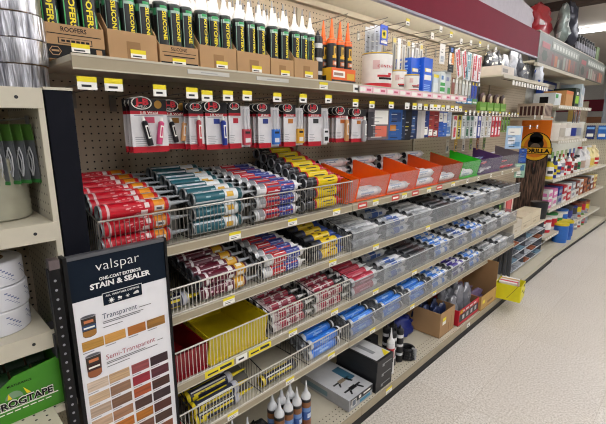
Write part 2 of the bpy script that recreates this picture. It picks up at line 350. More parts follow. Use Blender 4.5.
SX = -1.17
sg = thing('sign_board', 'framed valspar stain and sealer colour chart in front of the baskets', 'sign', (SX, .423, 0))
def sy(y): return y - .423
mb = MB(); mb.box(-.012, 0, sy(.283), sy(.556), .25, 1.238, PAPER)
NAVY = M('101b28', .7, var=.03, spec=.15); XF = .0006
mb.box(0, XF, sy(.283), sy(.556), 1.118, 1.238, NAVY)
Y3 = (0, 1, 0); Z3 = (0, 0, 1); X2 = .0012
def bt(t, y0, y1, z, h, m, bold=0., x=X2): mb.text(t, (x, sy(y0), z), Y3, Z3, h, m, width=y1 - y0, bold=bold)
bt('valspar', .352, .476, 1.193, .030, WHITE, -.012); bt('ONE-COAT EXTERIOR', .358, .479, 1.164, .0095, WHITE, .03); bt('STAIN & SEALER', .332, .506, 1.143, .016, WHITE, .035)
mb.box(XF, X2, sy(.361), sy(.477), 1.084, 1.123, WHITE); mb.box(X2, .0016, sy(.3625), sy(.4755), 1.0855, 1.1215, NAVY)
bt('ALL WEATHER DEFENSE', .370, .468, 1.111, .006, WHITE, .012, .002)
def disc(y, z, r, m, n=10, x=.002): mb.poly([(x, sy(y) + r * math.cos(2*PI*i/n), z + r * math.sin(2*PI*i/n)) for i in range(n)], m)
disc(.385, 1.097, .0055, WHITE)
for i in range(8): a = PI/4*i; mb.poly([(.002, sy(.385) + .0065*math.cos(a-.2), 1.097 + .0065*math.sin(a-.2)), (.002, sy(.385) + .0065*math.cos(a+.2), 1.097 + .0065*math.sin(a+.2)), (.002, sy(.385) + .009*math.cos(a), 1.097 + .009*math.sin(a))], WHITE)
disc(.407, 1.099, .004, WHITE); disc(.412, 1.098, .0032, WHITE); mb.quad((.002, sy(.403), 1.092), (0, .011, 0), (0, 0, .0012), WHITE)
for i in range(3): a = PI/3*i; mb.poly([(.002, sy(.432) + .006*math.cos(a) - .0006*math.sin(a), 1.097 + .006*math.sin(a) + .0006*math.cos(a)), (.002, sy(.432) - .006*math.cos(a) - .0006*math.sin(a), 1.097 - .006*math.sin(a) + .0006*math.cos(a)), (.002, sy(.432) - .006*math.cos(a) + .0006*math.sin(a), 1.097 - .006*math.sin(a) - .0006*math.cos(a)), (.002, sy(.432) + .006*math.cos(a) + .0006*math.sin(a), 1.097 + .006*math.sin(a) - .0006*math.cos(a))], WHITE)
disc(.456, 1.1, .0038, WHITE); disc(.461, 1.101, .0042, WHITE); mb.quad((.002, sy(.449), 1.0955), (0, .017, 0), (0, 0, .004), WHITE)
BLUEGREY = M('35435c', .5); ROSE = M('a8505c', .5)
bt('Transparent', .355, .456, 1.046, .017, BLUEGREY); bt('Semi-Transparent', .353, .503, .917, .016, ROSE)
for y0, y1, z in ((.462, .50, 1.047), (.355, .475, 1.036), (.355, .465, 1.031), (.355, .41, 1.019), (.51, .53, .916), (.353, .47, .907), (.353, .51, .902), (.353, .42, .892)): mb.quad((X2, sy(y0), z), (0, y1 - y0, 0), (0, 0, .0018), INK)
def can_art(y0, y1, z0, z1, c1, c2, c3):
    w = y1 - y0; q = lambda a, b, c, d, m, x: mb.quad((x, sy(y0 + a * w), z0 + c * (z1 - z0)), (0, (b - a) * w, 0), (0, 0, (d - c) * (z1 - z0)), m)
    P = lambda a, c, x: (x, sy(y0 + a * w), z0 + c * (z1 - z0))
    mb.poly([P(.03, .9, X2), P(.07, .12, X2), P(.2, .04, X2), P(.5, .005, X2), P(.8, .04, X2), P(.93, .12, X2), P(.97, .9, X2)], c1)
    mb.poly([P(.5 + .5 * math.cos(PI/8*k), .91 + .075 * math.sin(PI/8*k), .0014) for k in range(16)], M('9a9aa0', .4)); mb.poly([P(.5 + .42 * math.cos(PI/8*k), .92 + .05 * math.sin(PI/8*k), .00145) for k in range(16)], M('5a5a60', .4)); q(.06, .94, .55, .86, M('33281f', .5), .0015); q(.2, .8, .64, .76, M('c9784a', .5), .0017); q(.06, .94, .34, .55, c2, .0015); q(.15, .85, .40, .47, TAGW, .0017); mb.poly([P(.07, .30, .0015), P(.08, .13, .0015), P(.22, .055, .0015), P(.5, .025, .0015), P(.78, .055, .0015), P(.92, .13, .0015), P(.93, .30, .0015)], c3)
can_art(.297, .339, 1.004, 1.074, M('3b2a1c', .5), M('27456e', .5), M('a06f2c', .5)); can_art(.297, .341, .876, .955, M('45201a', .5), M('3a1a14', .5), M('9a5a34', .5))
GRAIN = lambda h, k: streak_mat(h, ''.join('%02x' % max(0, int(int(h[i:i+2], 16) * .82)) for i in (0, 2, 4)), 'wood_chip_' + h, (0, 9, 160), (0, 0, 0))
CX = [(.294, .352), (.355, .415), (.422, .477), (.482, .541)]
for (a, b), h in zip(CX, ('c08f3e', 'd0994a', 'b9702a', 'a0702e')): mb.box(XF, .0012, sy(a), sy(b), .966, .995, GRAIN(h, 0)); mb.quad((.0013, sy(a), .959), (0, .03, 0), (0, 0, .0025), GREY)
rows = [('d9c3ac', 'd0ad84', '9c4b4c', '3a2229'), ('d4b592', '9a755b', '9e2234', '5b2430'), ('bfa68f', '7f5c45', 'b0522a', '4a2a20'), ('cfae90', 'ab7c5c', '4d3029', '382327'), ('b98f72', 'bf7023', 'b9701f', '5a2d22'), ('9a7a60', 'a87b4c', '7d5340', '4c3328'), ('8d6a4c', '8a6a50', '6e4634', '8a4f34'), ('a08060', '6a4a38', '5a3a30', '40302a')]
for r_, row in enumerate(rows):
    z = .835 - .0425 * r_
    for (a, b), h in zip(CX, row): mb.box(XF, .0012, sy(a), sy(b), z, z + .031, GRAIN(h, 0)); mb.quad((.0013, sy(a), z - .006), (0, .028, 0), (0, 0, .0022), GREY)
mb.build('chart_panel', sg)
mb = MB(); mb.box(-.036, .004, sy(.2725), sy(.2828), .24, 1.249, BLACK); mb.box(-.016, .004, sy(.5565), sy(.565), .24, 1.249, BLACK); mb.box(-.016, .004, sy(.2828), sy(.5565), 1.2385, 1.249, M('6b6d72', .35, .5)); mb.box(-.016, .004, sy(.2828), sy(.5565), .24, .2495, BLACK); mb.build('frame', sg)
mb = MB(); mb.box(-.03, -.006, sy(.30), sy(.33), 0, .24, BLACK); mb.build('leg', sg); mb = MB(); mb.box(-.03, -.006, sy(.52), sy(.55), 0, .24, BLACK); mb.build('leg', sg)

# ================================================================ caulk tubes
def tube_meshes(key, bands, patches=(), base='55565a', noz='d7d4cc', L=.205, rad=.0243, noz_len=.07, cap=None, gloss=.35, thick=.0085, shoulder=None, text=None, plunger='3a3b3e', dome=False, tip=None):
    mb = MB(); mats = [(t * L, M(h, gloss, .0, .05, 60)) for t, h in bands]
    rim = M(base, .3, .5)
    prof = [(.010, rad * .86, rim), (0, rad * .9, rim), (0, rad, rim), (.006, rad, mats[0][1])]
    for (t0, m), nx in zip(mats, mats[1:] + [(L, None)]):
        if t0 > .006: prof.append((t0, rad, m))
    prof += [(L - .003, rad, rim if not cap else M(cap, .4)), (L, rad * .92, WHITE)]
    mb.lathe((0, 0, 0), (0, 1, 0), prof, 16)
    for t0, t1, a0, a1, h in patches: mb.patch((0, 0, 0), (0, 1, 0), (0, 0, 1), rad + .0006, t0 * L, t1 * L, a0, a1, M(h, gloss, 0, .04, 60))
    if text:
        s, h, t0, t1, hh = text   # letters run down the side turned to the aisle
        mb.text(s, (rad + .0012, t1 * L, hh * .5), (0, -1, 0), (0, 0, -1), hh, M(h, .5), width=(t1 - t0) * L, bold=.03)
    barrel = mb.mesh('barrel')
    nm = M(noz, .35, var=.03); sm = M(shoulder or noz, .4)
    mb = MB(); mb.lathe((0, L, 0), (0, 1, 0), [(0, rad * .93, sm), (.005, rad * .9, sm), (.010, rad * .45, nm), (.012, thick, nm), (.02, thick * .9, nm), (.012 + noz_len, .0026, nm)], 12, cap0=sm, cap1=nm); nozzle = mb.mesh('nozzle')
    if dome:
        tm = M(tip, .4) if tip else nm
        mb = MB(); mb.lathe((0, L, 0), (0, 1, 0), [(0, rad * .93, sm), (.010, rad * .96, sm), (.018, rad * .82, sm), (.030, thick * 1.15, nm), (.036, thick, nm), (noz_len * .82, thick * .48, tm if tip else nm), (.012 + noz_len, .0026, nm)], 14, cap0=sm, cap1=tm); nozzle = mb.mesh('nozzle')
    pm = M(plunger, .5); mb = MB(); mb.lathe((0, .0105, 0), (0, 1, 0), [(0, .004, pm), (.003, rad * .5, pm), (.001, rad * .84, pm)], 12, cap0=pm); plunger_ = mb.mesh('plunger')
    return dict(barrel=barrel, nozzle=nozzle, plunger=plunger_, L=L, rad=rad)
def rings(*seq):   # helper for scattered print marks around the barrel
    return list(seq)
rp = random.Random(11)
def marks(h, n, t0, t1, w=.05, aw=14, amin=-60, amax=160, seed=1):
    q = random.Random(seed); out = []
    for i in range(n):
        t = t0 + (t1 - t0) * q.random(); a = amin + (amax - amin) * q.random(); ww = w * (.5 + q.random())
        out.append((t, min(t + ww, .99), a, a + aw * (.6 + q.random()), h))
    return out
RING = lambda t0, t1, h: (t0, t1, 0, 360, h)
def full(t0, t1, h):  # printed band covering most of the girth
    return [(t0, t1, a, a + 90, h) for a in (-90, 0, 90)]
K = {}
K['red'] = tube_meshes('red', [(0, 'bd0f24'), (.72, 'd03a1a'), (.76, 'e0901c'), (.84, 'd8861a'), (.93, 'b8121f')], full(.09, .125, 'd8b0b0') + [(.56, .66, -22, 22, 'e0cfcc'), (.56, .66, 84, 120, 'e0cfcc'), (.62, .69, 30, 70, 'e0cfcc'), (.76, .91, -22, 18, 'cfcac0'), (.76, .91, 66, 106, 'cfcac0'), (.80, .88, -10, 8, '35333c'), (.79, .88, 78, 96, '35333c')] + marks('dd8f92', 22, .16, .56, .05, 7, seed=2), noz='9b9fa2', base='9ca2a4', plunger='33353a', L=.215)
K['teal'] = tube_meshes('teal', [(0, '0f3640'), (.05, '1b5a66'), (.62, 'dfe3e3'), (.90, '155058')], [(.03, .60, 22, 40, 'd9dde0'), (.03, .60, 118, 134, 'd9dde0'), (.66, .80, -25, 15, 'd8a92c'), (.66, .80, 60, 105, 'd8a92c'), (.70, .78, -12, 4, '3b3320')] + marks('8fb5bb', 10, .1, .55, .07, 9, seed=4), noz='a9adb0', base='9ba0a2')  # the white lengthwise stripes are highlights painted on the barrel
K['redblue'] = tube_meshes('redblue', [(0, 'c9cacb'), (.06, 'dedede'), (.22, 'c02029'), (.56, '2b3a8e'), (.92, 'e6e4e4')], [(.26, .54, 26, 36, 'e8dcdc'), (.26, .54, 112, 122, 'e8dcdc'), (.24, .56, 58, 76, '3a2a5c'), (.58, .90, 26, 34, 'aab2dc'), (.60, .9, 112, 120, 'aab2dc'), (.58, .9, 60, 74, 'b02434'), (.08, .2, 10, 80, '8f9296')] + marks('e9d8d8', 8, .26, .52, .05, 9, seed=5) + marks('b9c2e6', 7, .6, .86, .05, 9, seed=6), noz='e8e8e6', base='c9cbcc', L=.22, noz_len=.035)
K['blackyellow'] = tube_meshes('blackyellow', [(0, '1b1c20'), (.05, '2c2d31'), (.16, '55565a'), (.20, '26272b'), (.30, 'c0202a'), (.345, 'e6c814'), (.90, 'c0202a')], [(.40, .86, 26, 38, 'f2e272'), (.5, .8, 62, 74, '4a4a30'), (.46, .62, -16, 0, '6a5c20'), (.6, .8, 97, 106, '4a4a30'), (.1, .26, 40, 52, '8a8b90')], noz='c0262c', base='a4a6aa', shoulder='c0202a', plunger='3a3b3f', noz_len=.035, L=.235, gloss=.22)  # grey streak on the black end is a painted gloss highlight
K['maroon'] = tube_meshes('maroon', [(0, '4d1022'), (.08, '5b1327'), (.74, 'd3a01d'), (.95, '5b1327')], [(.12, .17, -40, 60, 'e6dfe0'), (.12, .17, 60, 150, 'e6dfe0'), (.58, .68, -30, 40, 'e6e2e0'), (.58, .68, 80, 150, 'e6e2e0'), (.04, .72, 44, 50, 'c9b8bd'), (.78, .90, -20, 25, 'ece5cf'), (.78, .9, 75, 110, 'ece5cf')] + marks('cfa9b4', 12, .2, .56, .05, 12, seed=8), noz='a6a9ad', base='6a6c70', plunger='4a4c50', L=.21)
K['yellowblue'] = tube_meshes('yellowblue', [(0, '1d1e24'), (.22, '24325e'), (.32, 'e0bd18'), (.86, '203f8c')], [(.36, .82, 40, 50, 'f2e06c'), (.5, .6, 10, 30, '5a3320'), (.5, .6, 80, 100, '7a2a20'), (.62, .8, 60, 74, '4a4420')], noz='2a4a96', base='24262a', shoulder='203f8c', noz_len=.03, plunger='141518')
K['pinkwhite'] = tube_meshes('pinkwhite', [(0, 'c9c4c2'), (.08, 'b9a3a2'), (.22, '9c2c40'), (.42, 'cfc2c0'), (.50, '8a2a3c'), (.70, 'c4b2b0'), (.78, '9c2c3c'), (.93, '202022')], [(.1, .9, 32, 42, 'e2dad8'), (.1, .9, 104, 112, 'e2dad8'), (.22, .92, 70, 80, '6a2030')] + marks('6a2434', 20, .1, .88, .06, 10, seed=9) + marks('d9cfcd', 12, .22, .9, .05, 8, seed=19), noz='d5d5d2', base='b8b8b6', shoulder='232326', thick=.011)
K['redpink'] = tube_meshes('redpink', [(0, 'c9c9c9'), (.12, 'b52840'), (.86, 'd8d8d8')], [(.2, .8, 30, 44, 'd4637a'), (.3, .7, 80, 96, 'e0a0ac')] + marks('dc8c9a', 6, .2, .8, .08, 10, seed=10), noz='dcdcdc', base='b5b7b9', L=.228, noz_len=.05)
K['grey'] = tube_meshes('grey', [(0, 'b4b6b8'), (.10, '96999c'), (.4, 'b9bbbd'), (.84, 'dedede')], [(.14, .8, 36, 46, 'd9dadb'), (.2, .36, 60, 110, '6f7276'), (.45, .7, 70, 84, '83868a')] + marks('70747a', 10, .14, .8, .06, 12, seed=12), noz='e4e4e4', base='bfc1c3', L=.228, noz_len=.05)
K['greyblue'] = tube_meshes('greyblue', [(0, 'b9bbbe'), (.12, '9aa0a8'), (.35, '3d5fa6'), (.62, 'd5d9de'), (.86, 'e6e6e6')], [(.14, .82, 36, 46, 'e2e4e6'), (.64, .8, 60, 100, '47649e')] + marks('2d4a8a', 8, .14, .34, .06, 12, seed=13), noz='e8e8e8', base='bfc1c3', L=.228, noz_len=.05)
K['white'] = tube_meshes('white', [(0, 'd2d3d2'), (.1, 'e4e4e2'), (.86, 'c9cbcb')], [(.2, .7, 60, 80, '9fb0cc'), (.25, .5, 20, 38, 'b7bfc9'), (.3, .6, 96, 108, '8d98a8')] + marks('8f98a6', 7, .16, .8, .06, 12, seed=14), noz='f0f0ee', base='cfd1d1', L=.228, noz_len=.05)
K['dark'] = tube_meshes('dark', [(0, '4a4b4f'), (.1, '2a2b2f'), (.5, '3d2a2c'), (.85, '77797c')], marks('8d8f94', 8, .14, .8, .06, 12, seed=15), noz='9a9c9f', base='85878a', L=.228, noz_len=.05)
K['blue'] = tube_meshes('blue', [(0, 'c9ccd0'), (.09, '2f7de0'), (.80, '2465b8'), (.88, '17181c'), (.96, 'e6e6e6')], [(.14, .76, 30, 42, '7fb0ea'), (.3, .6, 60, 82, '9cc4f0'), (.2, .5, 100, 112, 'a9c8ee')] + marks('88b4ee', 5, .14, .7, .08, 10, seed=16), noz='1c1d20', base='c3c6ca', noz_len=.03, shoulder='e6e6e6', plunger='8d9095', L=.225)
K['bluewhite'] = tube_meshes('bluewhite', [(0, 'c9ccd0'), (.1, '3a80dc'), (.42, 'dfe3e8'), (.7, '3a80dc'), (.86, 'e9e9e9')], [(.12, .84, 34, 44, 'dfe9f4')] + marks('4a78b8', 8, .42, .68, .05, 12, seed=17), noz='ededed', base='c3c6ca', L=.228, noz_len=.05)
K['purple'] = tube_meshes('purple', [(0, 'c4c6ca'), (.1, '3a2a8c'), (.5, 'dcdce4'), (.7, '3a2a8c'), (.86, 'e9e9e9')], [(.12, .84, 34, 44, 'e2e0f0')], noz='ededed', base='c3c6ca', L=.228, noz_len=.05)
K['navyyellow'] = tube_meshes('navyyellow', [(0, 'd6c21c'), (.07, '23263a'), (.90, 'b4b6c2')], [(.1, .88, 20, 34, 'dcdcd4'), (.14, .84, 46, 66, 'd8c41e'), (.14, .8, -30, -12, 'd8c41e'), (.14, .84, 106, 124, 'd8c41e'), (.1, .22, 66, 100, 'd8c41e')] + marks('20222e', 12, .2, .8, .03, 20, 44, 70, seed=18), noz='dcc51a', base='d0b91a', shoulder='a9acba')
K['silicone'] = tube_meshes('silicone', [(0, '121414'), (.955, '26302a')], [(.04, .62, 128, 146, '2f9a4a'), (.3, .66, 126, 130, 'b8d8c0'), (.34, .9, 34, 40, '8aa59a'), (.86, .90, 40, 150, '9ab5a8'), (.90, .94, 60, 120, '2f9a5a'), (.80, .9, -40, 30, '3b8a5c')], noz='ecebea', base='55585c', L=.216, noz_len=.088, dome=True, tip='8a8a8a', thick=.010, text=('SILICONE', 'e6d21c', .44, .86, .0135))
K['roofers'] = tube_meshes('roofers', [(0, '121414'), (.955, '26302a')], [(.04, .62, 128, 146, '2f9a4a'), (.3, .66, 126, 130, 'b8d8c0'), (.3, .9, 40, 48, '58c06c'), (.3, .36, 60, 120, '2f9a4a')], noz='ecebea', base='55585c', L=.216, noz_len=.088, dome=True, tip='8a8a8a', thick=.010, text=('ROOFERS', 'e6d21c', .40, .98, .0165))
K['kitchen'] = tube_meshes('kitchen', [(0, '121414'), (.955, '26302a')], [(.04, .62, 128, 146, '2f9a4a'), (.3, .66, 126, 130, 'b8d8c0'), (.34, .9, 34, 40, '7ca392'), (.87, .93, 30, 150, '9ab5a8'), (.90, .94, 60, 120, '2f9a5a'), (.5, .56, 130, 180, '5a7a6a')], noz='f0efee', base='55585c', L=.216, noz_len=.088, dome=True, tip='8a8a8a', thick=.010, text=('KITCHEN', 'e6d21c', .44, .86, .0125))
K['painters'] = tube_meshes('painters', [(0, '121414'), (.955, '26302a')], [(.04, .62, 128, 146, '2f9a4a'), (.3, .66, 126, 130, 'b8d8c0'), (.34, .9, 34, 40, '8fb0a0'), (.87, .93, 30, 150, 'a9c0b4'), (.90, .94, 60, 120, '2f9a5a')], noz='f0efee', base='55585c', L=.216, noz_len=.088, dome=True, tip='8a8a8a', thick=.010, text=("PAINTER'S", 'e6d21c', .44, .86, .0125))
K['orangecap'] = tube_meshes('orangecap', [(0, 'd9a72a'), (.10, '232324'), (.30, 'd66a1e'), (.40, '2a2a2b'), (.92, 'e8641a')], [(.12, .28, 40, 140, 'd9b02a'), (.44, .54, 50, 130, 'c8641e'), (.46, .52, 62, 118, 'd9d2c4'), (.60, .66, 48, 132, 'e0b21e'), (.66, .86, 60, 100, 'd9a92a'), (.7, .82, 72, 92, '3a2a18')], noz='ef6a16', base='6a5a40', L=.21, noz_len=.085, shoulder='ef6a16', thick=.013)
K['rustblue'] = tube_meshes('rustblue', [(0, '6a3a24'), (.2, '7a452a'), (.5, '33599c'), (.70, '6a8fc4'), (.80, '8a5a34'), (.93, '1b1b1e')], marks('b06a3a', 14, .02, .5, .05, 14, seed=20) + [(.55, .66, 60, 120, 'c3d2e6')], noz='d2d4d6', base='66686a', L=.216, noz_len=.075, shoulder='d8d9da', thick=.010, dome=True)
K['blackwhite'] = tube_meshes('blackwhite', [(0, '17181a'), (.22, 'c9cacb'), (.30, '17181a'), (.50, 'd4d4d4'), (.58, '17181a'), (.78, 'dadada'), (.88, '17181a')], marks('9a9a9a', 8, .1, .9, .04, 12, seed=21), noz='1d1e20', base='303134', L=.216, noz_len=.02, shoulder='26272a')
K['whitered'] = tube_meshes('whitered', [(0, 'e6e4e2'), (.55, 'c02026'), (.85, 'e8e6e4')], [(.58, .8, 70, 110, 'f0d8d8')], noz='efeeec', base='d0d0d0', L=.20, noz_len=.085, dome=True)
K['navycap'] = tube_meshes('navycap', [(0, 'd6c21c'), (.07, '23263a'), (.88, '1b1c24')], [(.1, .84, 20, 34, 'dcdcd4'), (.14, .84, 46, 70, 'd8c41e'), (.14, .8, -30, -12, 'd8c41e'), (.14, .84, 106, 124, 'd8c41e')] + marks('20222e', 12, .2, .8, .03, 20, 44, 70, seed=18), noz='23242a', base='d0b91a', shoulder='23242a', noz_len=.006)
def tube(kind, loc, rot, label, group, cat='caulk tube', name='caulk_tube'):
    t = thing(name, label, cat, loc, rot, group); k = K[kind]
    for p in ('barrel', 'nozzle', 'plunger'): put(k[p], p, t)
    return t
jr = random.Random(5)
def pile(kind, tier, y0, desc, where, rows=7, layers=2, slope=.011, x0=-1.241, top_skip=(), jit=.006, group=None, rad=.0243, two=False):
    """tubes lying along the shelf: a stack against the front and a top layer rising to the back"""
    z0 = TZ[tier] + .008; p = .0505; n = 0
    for l in range(layers):
        nm = ['lowest', 'second', 'third', 'fourth'][l] if l < layers - 1 else 'uppermost'
        if 0 in top_skip and l == layers - 1: continue
        tube(kind, (x0, y0 + jr.uniform(-jit, jit), z0 + rad + .001 + l * p), (0, jr.uniform(-.3, .3), 0), f'{desc}, {nm} of the front stack {where}', group)
    for r in range(1, rows):
        if r in top_skip: continue
        if two: tube(kind, (x0 - r * p, y0 + jr.uniform(-jit, jit), z0 + rad + .001 + (layers - 2) * p + r * slope), (0, jr.uniform(-.3, .3), 0), f'{desc}, {ORD[r]} row back, under layer, {where}', group)
        tube(kind, (x0 - r * p, y0 + jr.uniform(-jit, jit), z0 + rad + .001 + (layers - 1) * p + r * slope), (0, jr.uniform(-.3, .3), 0), f'{desc}, {ORD[r]} row back {where}', group)
    return (z0 + (layers - 1) * p, slope)

# ---------------------------------------------------------------- wire baskets (near bay)
def wire_basket(tier, htop, label, wm=WIRE, ys=(.385, .682, .978, 1.273, 1.562), ramps=()):
    z = TZ[tier]; t = thing('wire_basket', label, 'wire basket', (0, 0, 0)); xf = -1.2115
    ya, yb = ys[0], ys[-1]
    mb = MB(); mb.cyl((xf, ya, htop), (xf, yb, htop), .0032, wm, 8); mb.cyl((xf, ya, z + .004), (xf, yb, z + .004), .0025, wm, 6); mb.build('rim', t)
    mb = MB(); n = int((yb - ya) / .0148)
    for i in range(n + 1): y = ya + (yb - ya) * i / n; mb.cyl((xf, y, z + .004), (xf, y, htop), .0014, wm, 4)
    mb.build('front_grid', t)
    for i, y in enumerate(ys):
        mb = MB(); zb = min(htop + .11, z + .205); m2 = WIRE_D if i not in (0,) else wm
        mb.cyl((xf, y, htop), (-1.585, y, zb), .0022, m2, 6); mb.cyl((-1.585, y, z + .004), (-1.585, y, zb), .002, m2, 5); mb.cyl((xf, y, z + .005), (-1.585, y, z + .005), .002, m2, 5)
        for k in range(1, 20): f = k / 20; mb.cyl((xf - .3735 * f, y, z + .005), (xf - .3735 * f, y, htop + (zb - htop) * f), .0011, m2, 4)
        mb.build('divider', t)
    for (y0, y1, zl, sl) in ramps:   # sloped floor the upper tubes lie on
        mb = MB(); pts = [(-1.269, y0, zl + .0495 * 0 - .002 + sl), (-1.585, y0, zl - .002 + sl * 6.9), (-1.585, y0, zl - .006 + sl * 6.9), (-1.269, y0, zl - .006 + sl)]
        mb.prism(pts, (0, y1 - y0, 0), M('5b5852', .6)); mb.box(-1.273, -1.269, y0, y1, z + .006, zl - .006 + sl, M('5b5852', .6)); mb.box(-1.585, -1.581, y0, y1, z + .006, zl - .006 + sl * 6.9, M('5b5852', .6)); mb.build('sloped_floor', t)
G = 'caulk tubes in the wire baskets'
r1 = pile('red', 'top', .392, 'red and orange sealant tube', 'in the top leftmost basket', layers=3, rows=7)
r2 = pile('teal', 'top', .695, 'teal and white caulk tube', 'beside the red ones', layers=3, rows=7)
r3 = pile('redblue', 'top', .968, 'red and blue caulk tube', 'in the top wire basket', layers=3, rows=7, slope=.008)
r4 = pile('blackyellow', 'top', 1.238, 'yellow red-capped black-ended tube', 'in the top wire basket', layers=3, rows=7, slope=.019, two=True)
wire_basket('top', 1.322, 'long wire basket on the top tier full of red and teal tubes', ys=(.385, .682, .955, 1.226, 1.562), ramps=[(.392, .66, *r1), (.695, .945, *r2), (.972, 1.215, *r3), (1.238, 1.53, r4[0] - .0505, r4[1])])
q1 = pile('maroon', 'second', .705, 'maroon adhesive tube with yellow label', 'in the second tier basket', layers=2, rows=6, slope=.013)
q2 = pile('redblue', 'second', 1.0, 'red and blue caulk tube', 'in the second tier basket', layers=2, rows=6, slope=.010)
q3 = pile('yellowblue', 'second', 1.285, 'yellow blue-capped tube', 'in the second tier basket', layers=2, rows=6, slope=.014)
tube('navyyellow', (-1.25, .455, TZ['second'] + .034), (0, .2, 0), 'yellow and navy tube with its nozzle out, alone beside the stain sign', None)
wire_basket('second', 1.052, 'long wire basket on the second tier with maroon tubes', WIRE_W, ramps=[(.70, .97, *q1), (1.0, 1.26, *q2), (1.285, 1.55, *q3)])
s1 = pile('pinkwhite', 'third', 1.038, 'pink and white striped tube', 'right of the yellow bin', layers=2, rows=6, slope=.012)
s2 = pile('pinkwhite', 'third', 1.312, 'pink and white tube', 'right of the basket divider, third tier', layers=2, rows=6, slope=.012)
wire_basket('third', .815, 'long wire basket on the third tier in front of red and yellow bins', WIRE_W, ys=(.385, 1.022, 1.30, 1.562), ramps=[(1.038, 1.26, *s1), (1.31, 1.55, *s2)])
u1 = pile('navyyellow', 'bottom', .65, 'navy and yellow tube with yellow nozzle', 'in the bottom basket', layers=2, rows=6, slope=.016)
tube('navycap', (-1.243, .985, TZ['bottom'] + .034), (0, .2, 0), 'lone navy and yellow tube in the half empty bottom basket', None)
u2 = pile('blue', 'bottom', 1.275, 'blue silver-ended tube', 'at the right of the bottom basket', layers=2, rows=6, slope=.016, two=True)
wire_basket('bottom', .565, 'long wire basket on the bottom tier with navy and yellow tubes', WIRE_W, ys=(.385, .64, .972, 1.262, 1.562), ramps=[(.65, .94, *u1), (1.275, 1.55, u2[0] - .0505, u2[1])])
# red and yellow bins on the third tier
def open_bin(label, y0, y1, z0, h, x0, x1, m, m2, t=.003):
    b = thing('plastic_bin', label, 'bin', (0, 0, 0))
    mb = MB(); mb.box(x0, x1, y0, y1, z0, z0 + t, m); mb.build('bin_floor', b)
    mb = MB(); mb.box(x0, x0 + t, y0, y1, z0 + t, z0 + h * 1.25, m); mb.build('back_panel', b)
    for ya, yb in ((y0, y0 + t), (y1 - t, y1)):
        mb = MB(); mb.prism([(x0 + t, ya, z0 + t), (x1 - .02, ya, z0 + t), (x1, ya, z0 + h * .9), (x1, ya, z0 + h), (x0 + t, ya, z0 + h * 1.25)], (0, yb - ya, 0), m)
        n = 12
        for i in range(n):
            f = (i + .5) / n; x = x1 + (x0 - x1) * f; mb.box(x - .006, x + .006, ya - .0008, yb + .0008, z0 + h * (1 + .25 * f) - .012, z0 + h * (1 + .25 * f) - .006, m2)
        mb.build('side_panel', b)
    mb = MB(); mb.prism([(x1 - .02, y0 + t, z0 + t), (x1, y0 + t, z0 + h), (x1 - t, y0 + t, z0 + h), (x1 - .02 - t, y0 + t, z0 + t)], (0, y1 - y0 - 2 * t, 0), m); mb.build('front_panel', b)
    return b
open_bin('empty dark red plastic bin beside the stain sign, third tier', .40, .722, TZ['third'] + .008, .10, -1.57, -1.217, M('8c0f1a', .4), M('7a0c14', .4))
open_bin('empty yellow plastic bin on the third tier', .728, 1.014, TZ['third'] + .008, .115, -1.57, -1.217, M('cdb816', .4), M('a8940f', .4))
mb = MB(); mb.box(-1.50, -1.24, .42, .62, TZ['bottom'] + .008, TZ['bottom'] + .03, M('a01420', .45)); single(mb, 'flat_package', 'flat red package in the bottom basket near the stain sign', 'package')

# ---------------------------------------------------------------- bins further along
def coloured_bin(label, y0, y1, h, dark, front=True):
    m = M(h, .4, var=.04); z = TZ['top'] + .002; xb = -1.475; xf = -1.214
    b = thing('plastic_bin', label, 'bin', (0, 0, 0))
    mb = MB(); mb.box(xb, xf - .02, y0, y1, z, z + .003, m); mb.build('bin_floor', b)
    mb = MB(); mb.box(xb, xb + .003, y0, y1, z + .003, z + .10, m); mb.build('back_panel', b)
    for ya, yb in ((y0, y0 + .003), (y1 - .003, y1)):
        mb = MB(); mb.prism([(xb + .003, ya, z + .003), (xf - .03, ya, z + .003), (xf - .003, ya, z + .118), (xb + .003, ya, z + .182)], (0, yb - ya, 0), m); mb.build('side_panel', b)
    mb = MB(); mb.prism([(xf - .028, y0 + .003, z + .003), (xf, y0 + .003, z + .12), (xf - .003, y0 + .003, z + .12), (xf - .031, y0 + .003, z + .003)], (0, y1 - y0 - .006, 0), glassy('d0d2d4', .13, 'very_clear_plastic')); mb.build('clear_front', b, label='see-through plastic bin front')
    return b
CB = [(1.545, 1.622, 'ff6a08', 'narrow orange bin next to the yellow tubes'), (1.632, 1.90, 'ff6808', 'second orange bin, right of the narrow orange bin'), (1.912, 2.213, 'fa5f08', 'third orange bin from the wire basket'), (2.222, 2.511, 'f25408', 'fourth orange bin from the wire basket, deeper orange'), (2.522, 2.832, 'c04c12', 'brownish orange bin next to the green bin'), (2.842, 3.152, '34c426', 'bright green plastic bin on the top tier'), (3.165, 3.60, '5a3a6e', 'purple plastic bin right of the green one'), (3.61, 4.12, '8a8088', 'greyish bin of flat packages at the far end of the top tier')]
for y0, y1, h, lab in CB: coloured_bin(lab, y0, y1, h, None)
